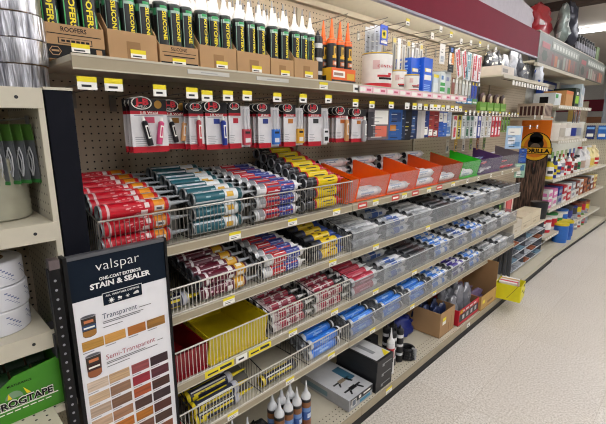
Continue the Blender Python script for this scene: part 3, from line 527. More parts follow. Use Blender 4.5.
for bi, (y0, y1, h, lab) in enumerate(CB[1:6]):
    z = TZ['top'] + .006 + .0245; wh = ['in the second orange bin', 'in the third orange bin', 'in the deep orange bin', 'in the brownish orange bin', 'in the green bin'][bi]
    yc = y0 + (y1 - y0 - .285) / 2
    lay = [1, 1, 2, 1, 1][bi]
    for r in range(4):
        for l in range(lay):
            if r and l < lay - 1: continue
            if r > 2 or (bi in (0, 4) and r > 1): continue
            zz = z + l * .049 if r == 0 else z + (lay - 1) * .049
            if l == 2: zz -= .004
            tube('white', (-1.272 - r * .0505, max(y0 + .006, yc + jr.uniform(0, .006)), zz), (0, jr.uniform(-.5, .5), 0), f'white caulk tube, {ORD[r]} row from the front, {["lower", "middle", "top"][l] if lay == 3 else ["lower", "upper"][l]} layer, {wh}', None)
for bi, (y0, y1, h, lab) in enumerate(CB[1:5]):   # reserve tubes stacked behind the bins
    wh = ['second orange bin', 'third orange bin', 'deep orange bin', 'brownish orange bin'][bi]
    for r in range(2):
        for l in range(4):
            if r == 1 and l == 3: continue
            tube('white', (-1.505 - .0505 * r, y0 - .02 + jr.uniform(0, .012), TZ['top'] + .0255 + .0495 * l), (0, jr.uniform(-.5, .5), 0), f'white tube stacked behind the {wh}, {["lowest", "second", "third", "topmost"][l]} of the {["front", "rear"][r]} column', None)
def flat_pack(loc, rot, w, d, h, m, ms, label, cat='package', name='blister_pack', group=None):
    mb = MB(); mb.box(-d/2, d/2, -w/2, w/2, 0, h, m)
    for i in range(3): mb.quad((-d/2 + d * (.12 + .28 * i), -w/2 + w * .12, h + .0006), (d * .18, 0, 0), (0, w * (.5 + .1 * i), 0), ms)
    return single(mb, name, label, cat, group, loc, rot)
pk = random.Random(8)
for i in range(6): flat_pack((-1.29 - .05 * (i % 3), 3.25 + .14 * (i // 3) + .04 * (i % 3), TZ['top'] + .010 + .016 * (i // 3) + .035 * (i % 3)), (0, -.18, .2), .15, .09, .012, M(['d8d8e0', 'c94a5c', '6f78a8'][i % 3], .4), M(['6a3a7a', 'e8d8dc', 'dfe3f0'][i % 3], .5), f'{["white", "pink red", "blue grey"][i % 3]} flat package in the purple bin, {["nearer", "farther"][i // 3]} of two')
for i in range(8): flat_pack((-1.28 - .055 * (i % 4), 3.70 + .17 * (i // 4), TZ['top'] + .014 + .034 * (i % 4)), (0, -.2, .15), .15, .10, .010, M(['e05868', 'd94a5a', 'e8e4e6', 'dfdfe4'][i % 4], .4), M(['f4dce0', 'f0e0e4', '4a78b8', 'c0394a'][i % 4], .5), f'{["pink", "red", "white", "pale grey"][i % 4]} flat package in the grey end bin, {["nearer", "farther"][i // 4]} of two')
def clear_bins(tier, htop, edges, label, slope_end=0):
    z = TZ[tier]; t = thing('bin_front', label, 'bin')
    mb = MB(); xf = -1.2125
    mb.box(xf - .003, xf, edges[0], edges[-1], z + .001, htop, CLEAR); mb.build('clear_front', t)
    mb = MB(); mb.box(xf - .004, xf + .001, edges[0], edges[-1], htop, htop + .004, M('c9cbcc', .25)); mb.build('rim', t)
    for y in edges:
        mb = MB(); mb.prism([(xf - .004, y, z + .001), (-1.585, y, z + .001), (-1.585, y, htop + .02), (xf - .004, y, htop)], (0, .0025, 0), CLEAR); mb.build('divider', t)
    return t
E2 = [1.585, 1.885, 2.185, 2.485, 2.79, 3.09, 3.40, 3.73, 4.12]
BN = ['first', 'second', 'third', 'fourth', 'fifth', 'sixth', 'seventh', 'eighth']
def fill_bins(t, tier, kinds, rows, nm, layers=2):
    adj = {'grey': 'grey printed', 'greyblue': 'grey and blue', 'white': 'white', 'dark': 'dark grey', 'redpink': 'pinkish red', 'blue': 'blue', 'bluewhite': 'blue and white', 'purple': 'purple and white'}
    for i, k in enumerate(kinds):
        if not k: continue
        y0 = E2[i] + .0045; z0 = TZ[tier] + .004
        for l in range(layers - 1):
            tube(k, (-1.2435, y0 + jr.uniform(0, .006), z0 + .0245 + l * .0505), (0, jr.uniform(-.4, .4), 0), f'{adj[k]} tube, lower front, {BN[i]} clear bin of the {nm} tier', None)
        for r in range(rows):
            if (r * 7 + i * 3) % 17 == 0 and r: continue
            tube(k, (-1.2435 - r * .0512, y0 + jr.uniform(0, .006), z0 + .0245 + (layers - 1) * .0505 + r * .007), (0, jr.uniform(-.4, .4), 0), f'{adj[k]} tube, {ORD[r]} upper row, {BN[i]} clear bin of the {nm} tier', None)
        b = MB(); b.prism([(-1.2695, E2[i] + .005, z0), (-1.58, E2[i] + .005, z0), (-1.58, E2[i] + .005, z0 + (layers - 1) * .0505 + .045 - .0016), (-1.2695, E2[i] + .005, z0 + (layers - 1) * .0505 - .0012)], (0, E2[i + 1] - E2[i] - .012, 0), M('8d8f92', .6))
        b.build('sloped_floor', t)
fill_bins(clear_bins('second', 1.05, E2, 'clear plastic bin front along the second tier'), 'second', ['grey', 'greyblue', 'grey', 'dark', 'greyblue', 'white', 'white', 'dark'], 6, 'second')
fill_bins(clear_bins('third', .785, E2, 'clear plastic bin front along the third tier'), 'third', ['redpink', 'greyblue', 'dark', 'bluewhite', 'greyblue', 'bluewhite', 'grey', 'white'], 6, 'third')
fill_bins(clear_bins('bottom', .55, E2, 'clear plastic bin front along the bottom tier'), 'bottom', ['blue', 'blue', 'blue', 'bluewhite', 'purple', 'bluewhite', 'grey', 'white'], 5, 'bottom')

# ================================================================ top shelf
ZT = 1.7775; XB = -1.36
def shelf_carton(y0, y1, hf, label, printed=None, tag_=True):
    c = thing('carton', label, 'box', (0, 0, 0)); w = .0025; xb = -1.585
    mb = MB(); mb.box(xb, XB, y0, y1, ZT, ZT + w, KRAFT_D); mb.build('bottom', c)
    for ya in (y0, y1 - w):
        mb = MB(); mb.prism([(xb, ya, ZT + w), (XB - w, ya, ZT + w), (XB - w, ya, ZT + hf), (XB - .05, ya, ZT + hf * 1.5), (xb, ya, ZT + hf * 1.75)], (0, w, 0), KRAFT); mb.build('side_panel', c)
    mb = MB(); mb.box(xb, xb + w, y0 + w, y1 - w, ZT + w, ZT + hf * 1.7, KRAFT_D); mb.build('back_panel', c)
    mb = MB(); mb.box(XB - w, XB, y0, y1, ZT + w, ZT + hf, KRAFT); x = XB + .0006; W = y1 - y0
    if printed:
        mb.box(XB, x, y0, y1, ZT + w, ZT + hf * .42, BLACK) if printed == 'ROOFERS' else mb.box(XB, x, y0 + W * .02, y0 + W * .98, ZT + w, ZT + hf * .34, BLACK)
        u = (0, 1, 0); v = (0, 0, 1)
        mb.text(printed, (x, y0 + W * .28, ZT + hf * .80), u, v, hf * .13, BLACK, width=W * .42, bold=.02)
        mb.quad((x, y0 + W * .06, ZT + hf * .71), (0, W * .88, 0), (0, 0, hf * .025), BLACK)
        if printed == 'ROOFERS':
            mb.box(XB, x, y0 + W * .22, y0 + W * .78, ZT + hf * .46, ZT + hf * .63, BLACK); mb.box(XB, x + .0004, y0 + W * .235, y0 + W * .765, ZT + hf * .475, ZT + hf * .615, KRAFT)
            [mb.quad((x + .0008, y0 + W * (.27 + .08 * q), ZT + hf * .51), (0, W * .06, 0), (0, 0, hf * .06), BLACK) for q in range(6)]
            a = [(x + .0006, y0 + W * (.16 + .10 * math.cos(PI/3*i)), ZT + hf * (.24 + .14 * math.sin(PI/3*i))) for i in range(6)]; mb.poly(a, KRAFT)
            a = [(x + .0010, y0 + W * (.16 + .085 * math.cos(PI/3*i)), ZT + hf * (.24 + .115 * math.sin(PI/3*i))) for i in range(6)]; mb.poly(a, BLACK)
            mb.quad((x + .0014, y0 + W * .10, ZT + hf * .22), (0, W * .12, 0), (0, 0, hf * .05), KRAFT)
            mb.box(x, x + .0004, y0 + W * .84, y0 + W * .94, ZT + hf * .1, ZT + hf * .38, KRAFT)
        else:
            for k in range(3): mb.box(x, x + .0004, y0 + W * (.62 + .12 * k), y0 + W * (.71 + .12 * k), ZT + hf * .06, ZT + hf * .28, KRAFT)
            mb.box(XB, x, y0 + W * .1, y0 + W * .9, ZT + hf * .56, ZT + hf * .60, BLACK)
    else:
        mb.box(XB, x, y0 + W * .36, y0 + W * .64, ZT + hf * .22, ZT + hf * .72, KRAFT_D)
    p = mb.build('front_panel', c)
    if tag_:
        ty = y0 + W * (.42 if printed != 'SILICONE' else .3)
        mb = MB(); mb.box(x + .0008, x + .002, ty, ty + .05, ZT + hf * .26, ZT + hf * .38, TAGW); mb.box(x + .0008, x + .0021, ty, ty + .05, ZT + hf * .38, ZT + hf * .5, YEL); mb.quad((x + .0023, ty + .006, ZT + hf * .29), (0, .03, 0), (0, 0, .004), INK); mb.build('price_label', p)
CT = [(.345, .508, .098, 'ROOFERS', 'roofers', 'black ROOFERS sealant tube', 'printed carton marked ROOFERS at the left end of the top shelf'),
      (.520, .677, .105, None, 'silicone', 'black SILICONE tube', 'plain torn carton right of the ROOFERS carton'),
      (.686, .832, .082, 'SILICONE', 'silicone', 'black SILICONE tube', 'low printed carton marked SILICONE on the top shelf'),
      (.840, 1.000, .100, None, 'kitchen', 'black sealant tube with KITCHEN lettering', 'plain carton right of the carton marked SILICONE'),
      (1.006, 1.172, .098, None, 'painters', "black sealant tube with PAINTER'S lettering", 'plain carton, third from the right on the top shelf'),
      (1.178, 1.310, .090, None, 'painters', "black sealant tube", 'narrow plain carton, second from the right on the top shelf'),
      (1.316, 1.470, .105, None, 'kitchen', 'black sealant tube', 'plain carton at the right end of the carton row')]
CW = ['in the ROOFERS carton', 'in the torn plain carton', 'in the low SILICONE carton', 'in the fourth carton', 'in the fifth carton', 'in the sixth carton', 'in the rightmost carton']
for ci, (y0, y1, hf, pr, kd, ds, lab) in enumerate(CT):
    shelf_carton(y0, y1, hf, lab, pr)
    nc = 3 if y1 - y0 > .14 else 2; st = (y1 - y0 - .006) / nc
    for r in range(3):
        for c in range(nc):
            tube(kd, (XB - .0295 - .052 * r, y0 + .003 + st * (c + .5), ZT + .003), (R(90), 0, jr.uniform(-.25, .25)), f'{ds}, {["front", "middle", "back"][r]} row, {["left", "centre", "right"][c] if nc == 3 else ["left", "right"][c]}, {CW[ci]}', None, 'sealant tube')
tube('blackwhite', (-1.40, 1.508, ZT + .0005), (R(90), 0, .4), 'white and black tube standing between the cartons and the orange-capped tubes', None)
# orange capped tubes in a printed tray
c = thing('carton', 'printed orange and black display tray of orange-capped tubes', 'box', (0, 0, 0)); y0, y1 = 1.55, 1.735
mb = MB(); mb.box(-1.50, -1.345, y0, y1, ZT, ZT + .003, KRAFT_D); mb.build('bottom', c)
mb = MB(); ora = M('e8641a', .45); blk = M('1c1b1b', .4); yl = M('d9a92a', .45)
mb.box(-1.348, -1.345, y0, y1, ZT + .003, ZT + .085, ora); mb.box(-1.345, -1.3444, y0, y1, ZT + .003, ZT + .03, blk); mb.quad((-1.3438, y0 + .01, ZT + .042), (0, .09, 0), (0, 0, .03), TAGW); mb.quad((-1.3436, y0 + .016, ZT + .05), (0, .07, 0), (0, 0, .013), M('9a7a6a', .5)); mb.quad((-1.3438, y0 + .115, ZT + .034), (0, .06, 0), (0, 0, .03), yl); mb.quad((-1.3438, y0 + .02, ZT + .008), (0, .05, 0), (0, 0, .014), yl); mb.build('front_panel', c)
for ya in (y0, y1 - .003):
    mb = MB(); mb.box(-1.50, -1.348, ya, ya + .003, ZT + .003, ZT + .085, ora, {'-y': yl}); mb.quad((-1.47, ya - .0006, ZT + .02), (.09, 0, 0), (0, 0, .03), blk); mb.build('side_panel', c)
for i in range(3): tube('orangecap', (-1.376, 1.581 + .0615 * i, ZT + .0035), (R(90), 0, jr.uniform(-.2, .2)), f'orange-capped black tube, {["left", "centre", "right"][i]} of the front row', None)
for i in range(3): tube('orangecap', (-1.43, 1.581 + .0615 * i, ZT + .0035), (R(90), 0, jr.uniform(-.2, .2)), f'orange-capped black tube, {["left", "centre", "right"][i]} of the back row', None)
def paint_can(x, y, r, h, label, text=None):
    t = thing('glue_can', label, 'can', (x, y, ZT)); w = M('e6e3df', .4); rd = M('c01a28', .4)
    mb = MB(); mb.lathe((0, 0, .0005), (0, 0, 1), [(0, r * .96, GREY), (.003, r, rd), (h * .17, r, w), (h - .006, r, GREY), (h - .002, r * .99, GREY)], 28, cap0=GREY)
    a0 = -25   # printed face turned to the camera side of the aisle
    def P(a0, a1, z0, z1, m): mb.patch((0, 0, 0), (0, 0, 1), (1, 0, 0), r + .0006, z0 * h, z1 * h, a0, a1, m, 6)
    P(-52, 8, .34, .40, rd); P(-46, 14, .27, .33, BLACK); P(-8, 14, .40, .46, rd); P(-70, -45, .55, .80, M('d9b8b8', .5))
    P(30, 60, .3, .7, M('d8d4d0', .5))
    if text:
        for k, ch in enumerate(text):
            a = R(-48 + 11.5 * k); n = Vector((math.cos(a), math.sin(a), 0)); u = Vector((-math.sin(a), math.cos(a), 0))
            mb.text(ch, n * (r + .0012) + Vector((0, 0, h * .60)), u, (0, 0, 1), h * .075, rd, width=r * .17, bold=.03, center=True)
    mb.build('can_body', t)
    mb = MB(); mb.lathe((0, 0, h - .002), (0, 0, 1), [(0, r * .985, M('d9b41e', .4)), (.006, r * .985, M('d9b41e', .4)), (.007, r * .9, GREY), (.003, r * .86, GREY)], 28, cap1=GREY); mb.build('lid', t)
paint_can(-1.365, 1.95, .083, .185, 'large white CONTACT cement can with red base and yellow lid', 'CONTACT')
paint_can(-1.40, 2.215, .054, .125, 'medium white can with yellow lid between big can and blue boxes', 'CONTACT')
paint_can(-1.325, 2.25, .047, .098, 'small white can standing in front of the blue boxes')
def carton_box(x0, x1, y0, y1, z0, z1, m, label, marks_=(), name='carton', cat='box', side=None, rot=0., group=None):
    cx, cy = (x0 + x1) / 2, (y0 + y1) / 2; t = thing(name, label, cat, (cx, cy, z0), (0, 0, rot), group)
    mb = MB(); mb.box(x0 - cx, x1 - cx, y0 - cy, y1 - cy, 0, z1 - z0, m, side); w = y1 - y0; h = z1 - z0; d = x1 - x0
    for f, a, b, c_, d_, mm in marks_:    # fractions on a face
        if f == 'x': mb.quad((x1 - cx + .0007, y0 - cy + a * w, c_ * h), (0, (b - a) * w, 0), (0, 0, (d_ - c_) * h), mm)
        elif f == 'X': mb.quad((x1 - cx + .0013, y0 - cy + a * w, c_ * h), (0, (b - a) * w, 0), (0, 0, (d_ - c_) * h), mm)
        elif f == 'y': mb.quad((x0 - cx + a * d, y0 - cy - .0007, c_ * h), ((b - a) * d, 0, 0), (0, 0, (d_ - c_) * h), mm)
        else: mb.quad((x0 - cx + a * d, y0 - cy + c_ * w, h + .0007), ((b - a) * d, 0, 0), (0, (d_ - c_) * w, 0), mm)
    mb.build('box_body', t); return t
BLU = M('1a5ad0', .4, var=.04); LB = M('8fb6ee', .5)
bm = [('y', .15, .8, .2 + .08 * i, .24 + .08 * i, LB) for i in range(8)] + [('y', .1, .75, .88, .93, TAGW), ('x', .15, .85, .62, .72, YEL), ('X', .25, .8, .63, .71, TAGW), ('x', .1, .9, .4, .54, TAGW)] + [('x', .1, .8, .1 + .05 * i, .12 + .05 * i, LB) for i in range(4)]
carton_box(-1.47, -1.36, 2.30, 2.40, ZT, ZT + .21, BLU, 'tall blue box, left of the two behind the small white can', bm)
carton_box(-1.46, -1.335, 2.41, 2.52, ZT, ZT + .22, BLU, 'tall blue box, right of the two, beside the white and green boxes', bm)
GRN = M('3aa548', .45); WG = M('dfe6e4', .45)
carton_box(-1.44, -1.33, 2.535, 2.60, ZT, ZT + .13, M('cfdadf', .45), 'pale grey and yellow topped box beside the blue boxes', [('y', .1, .9, .1, .7, M('b7cbd6', .5)), ('x', 0, 1, .85, 1, YEL), ('x', .1, .9, .2, .6, WG)])
carton_box(-1.45, -1.32, 2.61, 2.675, ZT, ZT + .15, WG, 'white box with bright green panels on the top shelf', [('x', .0, 1, .18, .36, GRN), ('x', .0, 1, .42, .56, GRN), ('x', .15, .6, .68, .85, M('5a86c0', .5))])
carton_box(-1.45, -1.325, 2.685, 2.765, ZT, ZT + .165, M('b9bfc0', .45), 'grey box with green lower corner at the shelf end', [('x', .5, 1, .05, .35, M('4f9a58', .5)), ('x', .2, .7, .6, .75, M('7d86a8', .5))])
# pegs with packages above the top shelf
def peg_hook(y, z, x1, label, double=True, tagc=TAGW, w=.034):
    t = thing('peg_hook', label, 'hook', (-1.60, y, z)); mb = MB(); L = x1 + 1.60
    mb.wire([(.001, 0, 0), (L, 0, .008)], .0022, M('8a8780', .35, .7)); 
    if double: mb.wire([(.001, 0, -.045), (L * .75, 0, -.03), (L, 0, -.006)], .0016, M('8a8780', .35, .7))
    mb.wire([(L, 0, .008), (L + .004, 0, .012)], .003, M('8a8780', .35, .7)); mb.box(.0005, .003, -.012, .012, -.05, .008, M('8a8780', .4, .6)); mb.build('hook_wire', t)
    if tagc:
        mb = MB(); mb.box(L + .0045, L + .006, -w/2, w/2, -.012, .022, TAGW); mb.box(L + .0045, L + .0063, -w/2, w/2, .008, .022, tagc); mb.quad((L + .0067, -w * .3, -.005), (0, w * .5, 0), (0, 0, .006), INK); mb.build('price_label', t)
    return t
peg_hook(1.60, 2.09, -1.30, 'empty wire hook above the cartons, without price label', True, None)
peg_hook(1.90, 2.12, -1.28, 'bare wire hook to the left of the blue hanging pack', True, None)
HK = [(2.08, 2.13, YEL), (2.36, 2.10, TAGW), (2.46, 2.15, TAGW), (2.60, 2.14, YEL), (2.75, 2.12, TAGW), (2.90, 2.13, TAGW), (3.05, 2.14, YEL), (3.2, 2.14, TAGW), (3.35, 2.14, TAGW)]
for i, (y, z, t_) in enumerate(HK): peg_hook(y, z, -1.27, f'wire peg hook with price label under the canopy, {ORD[i]} from the left', True, t_)
def pack(x, y, z_top, w, h, m, label, marks_=(), d=.012, rot=0., name='hanging_package', cat='package', group=None, head=None):
    t = thing(name, label, cat, (x, y, z_top), (0, 0, rot), group)
    mb = MB(); mb.box(-d * .15, 0, -w/2, w/2, -h, 0, m)
    for a, b, c_, d_, mm in marks_: mb.quad((.0008, -w/2 + a * w, -h + c_ * h), (0, (b - a) * w, 0), (0, 0, (d_ - c_) * h), mm)
    if w > .045:   # small print, too fine to read
        q = random.Random(label)
        for k in range(7):
            zz = -h + h * (.06 + .125 * k + .03 * q.random()); y_ = -w/2 + w * (.08 + .3 * q.random())
            mb.quad((.0014, y_, zz), (0, w * (.2 + .35 * q.random()), 0), (0, 0, h * q.choice([.012, .02, .035])), q.choice([TAGW, INK, GREY, GREY, TAGW, YEL if k == 3 else INK]))
    if head: mb.box(-d * .15 - .0004, .0004, -w/2, w/2, -h * head[1], .0004, head[0])
    mb.build('card', t)
    return t
t = pack(-1.33, 1.955, 2.11, .07, .10, M('2247b8', .4), 'blue pack with a yellow round logo hanging above the large can', [(.2, .8, .35, .75, YEL), (.35, .65, .45, .65, M('2a8a3a', .5)), (.1, .9, .08, .2, TAGW)])
for i in range(3): pack(-1.36 - .03 * i, 1.945, 2.11, .07, .19, M('c9cdd2', .35), f'slim clear pack hanging behind the blue pack, {ORD[i]} behind', [(.2, .5, .1, .8, M('a5a9ae', .4))])
for i in range(7):
    y = 2.17 + .052 * i
    pack(-1.40, y, 2.09, .038, .20, M(['9b968a', 'd2d0ca', 'c4c1ba', 'b9b5a9'][i % 4], .4), f'slim grey tool pack hanging behind the blue boxes, {ORD[i]} from left', [(.3, .7, .05, .8, M(['5e5c58', 'e8e6e2', '8d8a84'][i % 3], .4)), (.1, .9, .85, .97, M(['c9b45a', 'e8e6e2', '7a6a5a'][i % 3], .5))])
pack(-1.30, 2.57, 2.09, .07, .12, WHITE, 'white tagged pack hanging over the white boxes', [(.2, .8, .1, .4, M('b0b6c0', .5))])
pack(-1.30, 2.70, 2.09, .08, .16, BLACK, 'black and orange pack hanging under the canopy, blue clip on top', [(.55, .95, .3, .75, M('e88a1e', .5)), (.1, .5, .3, .75, TAGW), (.3, .7, .8, .95, M('3a6ac0', .5))])
# third bay upper pegs: caulk guns and sealant tools
for i, (y, c1, c2) in enumerate([(2.80, 'c01c2c', 'd8d4d4'), (2.90, 'c8202e', 'e6e2e2'), (3.00, '5a9aa8', 'cfd8da'), (3.10, 'c8202e', 'e4d4d6'), (3.18, 'c0303c', 'efe9e9')]):
    p = pack(-1.31, y, 2.09, .075, .19, M(c2, .4), ['red and white tool pack, leftmost of the red ones under the canopy', 'slanted red and white tool pack under the canopy', 'teal and grey tool pack between red packs', 'red tool pack right of the teal pack', 'white and red pack beside the carton of silver bags'][i], [(.15, .45, .05, .9, M(c1, .4)), (.55, .9, .4, .95, M(c1, .4))])
    p.rotation_euler = (.35 if i < 2 else 0., 0, 0)
for i in range(9):
    y = 2.82 + .055 * i
    pack(-1.33, y, 1.905, .04, .15, M(['8a4a3a', 'd0cdc6', 'b9b2a4', 'cfd2cc', 'd9dad4', 'c4c8c0', '2a44a8', '2f50b4', '20242c'][i], .4), f'{["rusty red", "white", "tan", "off-white", "pale", "grey white", "blue", "bright blue", "black"][i]} slim pack hanging beside the top shelf end', [(.2, .8, .05, .3, M('b4402e' if i < 2 else '5a6a9a', .5)), (.15, .85, .8, .95, YEL if i in (6, 7) else TAGW)])
for i in range(4): pack(-1.30, 2.86 + .09 * i, 1.775, .085, .04, M(['2a6fb0', '1f7fb4', '3a86bc', '5a9a5a'][i], .4), f'small blue pouch hanging low by the shelf end, {ORD[i]} from left', [(.1, .9, .2, .5, TAGW)])
for i in range(4):
    t = thing('hanging_package', f'green pouch with dark brown round top, {ORD[i]} from left', 'package', (-1.30, 3.30 + .145 * i, 1.80))
    mb = MB(); mb.box(-.03, 0, -.06, .06, -.105, -.04, M('6fa03a', .45)); mb.quad((.0008, -.05, -.1), (0, .1, 0), (0, 0, .02), M('9cc060', .5)); mb.build('pouch', t)
    mb = MB(); mb.lathe((-.03, 0, -.02), (1, 0, 0), [(0, .045, M('3a2420', .5)), (.02, .052, M('4a2c26', .5)), (.03, .03, M('5a352c', .5))], 12, cap0=M('3a2420', .5), cap1=M('c8b48a', .5)); mb.build('round_top', t)

# ================================================================ hanging cards under the top shelf
CRED = M('b01426', .4); CW_ = M('d9d7d8', .45); CBLK = M('161417', .45)
def jb_card(x, y, zt, w, h, label, sw, tubes=(), syringe=None, coin=None, logo=True):
    """header with round mark, red band, white card with printed tubes"""
    t = thing('adhesive_card', label, 'package', (x, y, zt)); mb = MB()
    mb.box(-.0012, 0, -w/2, w/2, -h, -.16 * h, CW_); hz = .25 * h
    mb.box(-.0016, .0004, -w/2, w/2, -hz, -.03 * h, CBLK); mb.box(-.0014, .0008, -w/2, w/2, -hz - .06 * h, -hz + .0, CRED); mb.box(-.0016, .0008, -w/2, w/2, -h - .004, -.91 * h, CRED)
    ow = min(w * .40, .034)
    cyo = -w * .18 if w > .06 else 0
    mb.poly([(.0010, cyo + ow * math.cos(2*PI*i/16), -hz * .42 + ow * .60 * math.sin(2*PI*i/16)) for i in range(16)], TAGW); mb.poly([(.0014, cyo + ow * .88 * math.cos(2*PI*i/16), -hz * .42 + ow * .52 * math.sin(2*PI*i/16)) for i in range(16)], CBLK)
    if logo: mb.text('J-B', (.0018, cyo, -hz * .42 - ow * .16), Y3, Z3, ow * .56, M('d02a38', .4), width=ow * 1.35, bold=.05, center=True); mb.text('WELD', (.0018, cyo, -hz * .42 - ow * .42), Y3, Z3, ow * .2, TAGW, width=ow * .9, center=True)
    if coin: mb.poly([(.0014, w * .26 + .013 * math.cos(2*PI*i/14), -hz * .5 + .013 * math.sin(2*PI*i/14)) for i in range(14)], M(coin, .35, .4))
    if w > .06: mb.text('J-B Weld', (.0012, 0, -hz - .052 * h), Y3, Z3, .045 * h, TAGW, width=min(w * .6, .06), bold=.02, center=True)
    mb.quad((.0006, -w * .14, -.47 * h), (0, w * .28 if w > .09 else w * .42, 0), (0, 0, .11 * h), M(sw, .4))
    for k in range(5): mb.quad((.0006, -w * .42, -.9 * h + k * .04 * h), (0, w * (.3 + .06 * (k % 3)), 0), (0, 0, .011 * h), GREY)
    mb.quad((.0006, -w * .4, -.34 * h), (0, w * .8, 0), (0, 0, .012 * h), GREY)
    mb.build('card', t)
    for ty, ang, c1, tw, th in tubes:
        tw *= 1.3; th *= 1.5
        mb = MB(); mt = M(c1, .35); mb.lathe((0, 0, -th/2), (0, 0, 1), [(0, tw * .95, mt), (th * .16, tw, mt), (th * .80, tw, mt), (th * .86, tw * .5, TAGW), (th, tw * .35, TAGW)], 10, cap0=mt, cap1=TAGW)
        mb.patch((0, 0, -th/2), (0, 0, 1), (1, 0, 0), tw + .0006, th * .25, th * .7, -30, 30, TAGW if c1 != 'e8e6e4' else CRED, 3); mb.patch((0, 0, -th/2), (0, 0, 1), (1, 0, 0), tw + .001, th * .3, th * .65, -14, 16, mt, 2); mb.build('tube', t, (tw + .001, ty, -.62 * h), (R(ang), 0, 0))
    if syringe:
        mb = MB(); sc = M(syringe, .4); cl = glassy('e6e6e8', .5, 'syringe_plastic'); yy = w/2 + .022
        for dy in (-.008, .008): mb.cyl((.008, yy + dy, -.62 * h), (.008, yy + dy, -.16 * h), .0065, cl, 8)
        mb.build('syringe', t); mb = MB(); mb.box(.0, .014, yy - .018, yy + .018, -.95 * h, -.60 * h, sc); mb.quad((.0146, yy - .012, -.70 * h), (0, .024, 0), (0, 0, .05 * h), CBLK); mb.quad((.0146, yy - .012, -.9 * h), (0, .024, 0), (0, 0, .1 * h), CW_ if syringe != 'd9d7d8' else CBLK); mb.build('syringe_label', t)
        mb = MB(); mb.box(-.0012, -.0004, w/2, yy + .022, -h, -.1 * h, CW_); mb.build('blister_backing', t)
    return t
CARDS = [ # y, x, w, h, z, swatch, tubes, syringe, coin, words
 (.606, -1.30, .122, .170, 1.680, 'c8506a', [(-.016, 12, '1b1b1e', .0075, .062), (.030, -10, 'd04a78', .0075, .058)], None, 'b98a3e', 'wide white card with a black and a pink tube'),
 (.716, -1.345, .10, .162, 1.676, '9a6a2a', [(-.014, 12, '1b1b1e', .007, .056), (.026, -8, 'dba06a', .007, .052)], None, 'b98a3e', 'white card with a black and a tan tube'),
 (.772, -1.30, .058, .160, 1.672, 'b9b9bd', [(.004, 0, 'b02032', .007, .07)], None, None, 'narrow grey card with one dark red tube'),
 (.856, -1.30, .094, .168, 1.676, '2a3c8c', [(.022, 3, '25388c', .008, .07)], None, None, 'white card with one blue tube'),
 (.940, -1.30, .056, .172, 1.680, 'b02030', [], 'b03a48', None, 'white card with red swatch and red syringe'),
 (1.086, -1.30, .066, .176, 1.680, '26347c', [], '2a6ac0', None, 'white card with navy swatch and blue syringe'),
 (1.228, -1.30, .070, .178, 1.682, 'b8702a', [], 'd09a2c', None, 'white card with orange swatch and amber syringe'),
 (1.386, -1.30, .086, .186, 1.686, '2a2a2c', [], 'd9d7d8', None, 'white card with black swatch and white syringe'),
 (1.580, -1.30, .09, .165, 1.676, 'c06a30', [(.022, 0, 'c8925a', .009, .08)], None, None, 'white card with one copper coloured tube'),
 (1.712, -1.30, .115, .165, 1.672, 'b8702a', [(.03, 0, 'a8a8aa', .01, .085)], None, None, 'wide white card with one silver tube')]
for ci, (y, x, w, h, z, sw, tb, sr, coin, words) in enumerate(CARDS):
    for k in range(3):
        jb_card(x - .028 * k, y + jr.uniform(-.003, .003), z, w, h, f'{words}, {["front", "second", "third"][k]} on its hook', sw, tb if k == 0 else [], sr if k == 0 else None, coin if k == 0 else None, logo=(k == 0))
    peg_hook(y, z + .012 + (0 if ci != 1 else .002), -1.225, f'peg hook for the {words}', False, YEL, .042)
for i, y in enumerate((.40, .47)):
    peg_hook(y, 1.70, -1.225, f'empty peg hook with yellow price label near the pillar, {["left", "right"][i]} of two', False, YEL, .05)
# darker dense packages, middle bay
DP = [(1.90, .14, '6a6266', 'grey and pink boxed', .165, [(.3, .95, .5, .95, TAGW), (.35, .9, .1, .45, M('d8705a', .4)), (0, .25, .1, .9, M('3d3a40', .5))]), (2.06, .11, '2b5a9c', 'blue', .17, [(.2, .6, .3, .5, M('c9802a', .5)), (.3, .9, .6, .9, M('1d3c70', .5))]), (2.14, .05, '20304c', 'dark blue edge', .17, []), (2.20, .06, '1a1a1e', 'black', .175, []), (2.27, .06, '1e2c50', 'navy', .17, [(.3, .7, .2, .8, M('3a5a8c', .5))]), (2.34, .035, 'b9b6b2', 'pale grey thin', .17, []), (2.385, .035, 'cfcac4', 'off-white thin', .17, []), (2.43, .045, '243a78', 'dark blue', .165, [(.2, .8, .1, .4, TAGW)]), (2.49, .055, 'a03a34', 'red', .165, [(.2, .8, .05, .3, TAGW)]), (2.555, .055, '8c2c2c', 'dark red', .165, [(.2, .8, .05, .25, TAGW)]), (2.62, .05, '2a56ac', 'blue and white', .165, [(.1, .9, .6, .95, TAGW)]), (2.68, .05, '3464b4', 'bright blue and white', .165, [(.1, .9, .55, .95, TAGW)]), (2.74, .05, 'b9c4d4', 'pale blue', .165, [(.1, .9, .1, .4, M('5a7aac', .5))])]
for i, (y, w, h_, wd, hh, mk) in enumerate(DP):
    for k in range(2): pack(-1.305 - .03 * k, y, 1.675 - .002 * k, w * 1.12, hh, M(h_, .4), f'{wd} package hanging in the middle bay, {["front", "rear"][k]} of the pair', mk, .012, -.2)
    peg_hook(y, 1.688, -1.235, f'peg hook holding the {wd} packages', False, [YEL, TAGW][i % 2], .045)
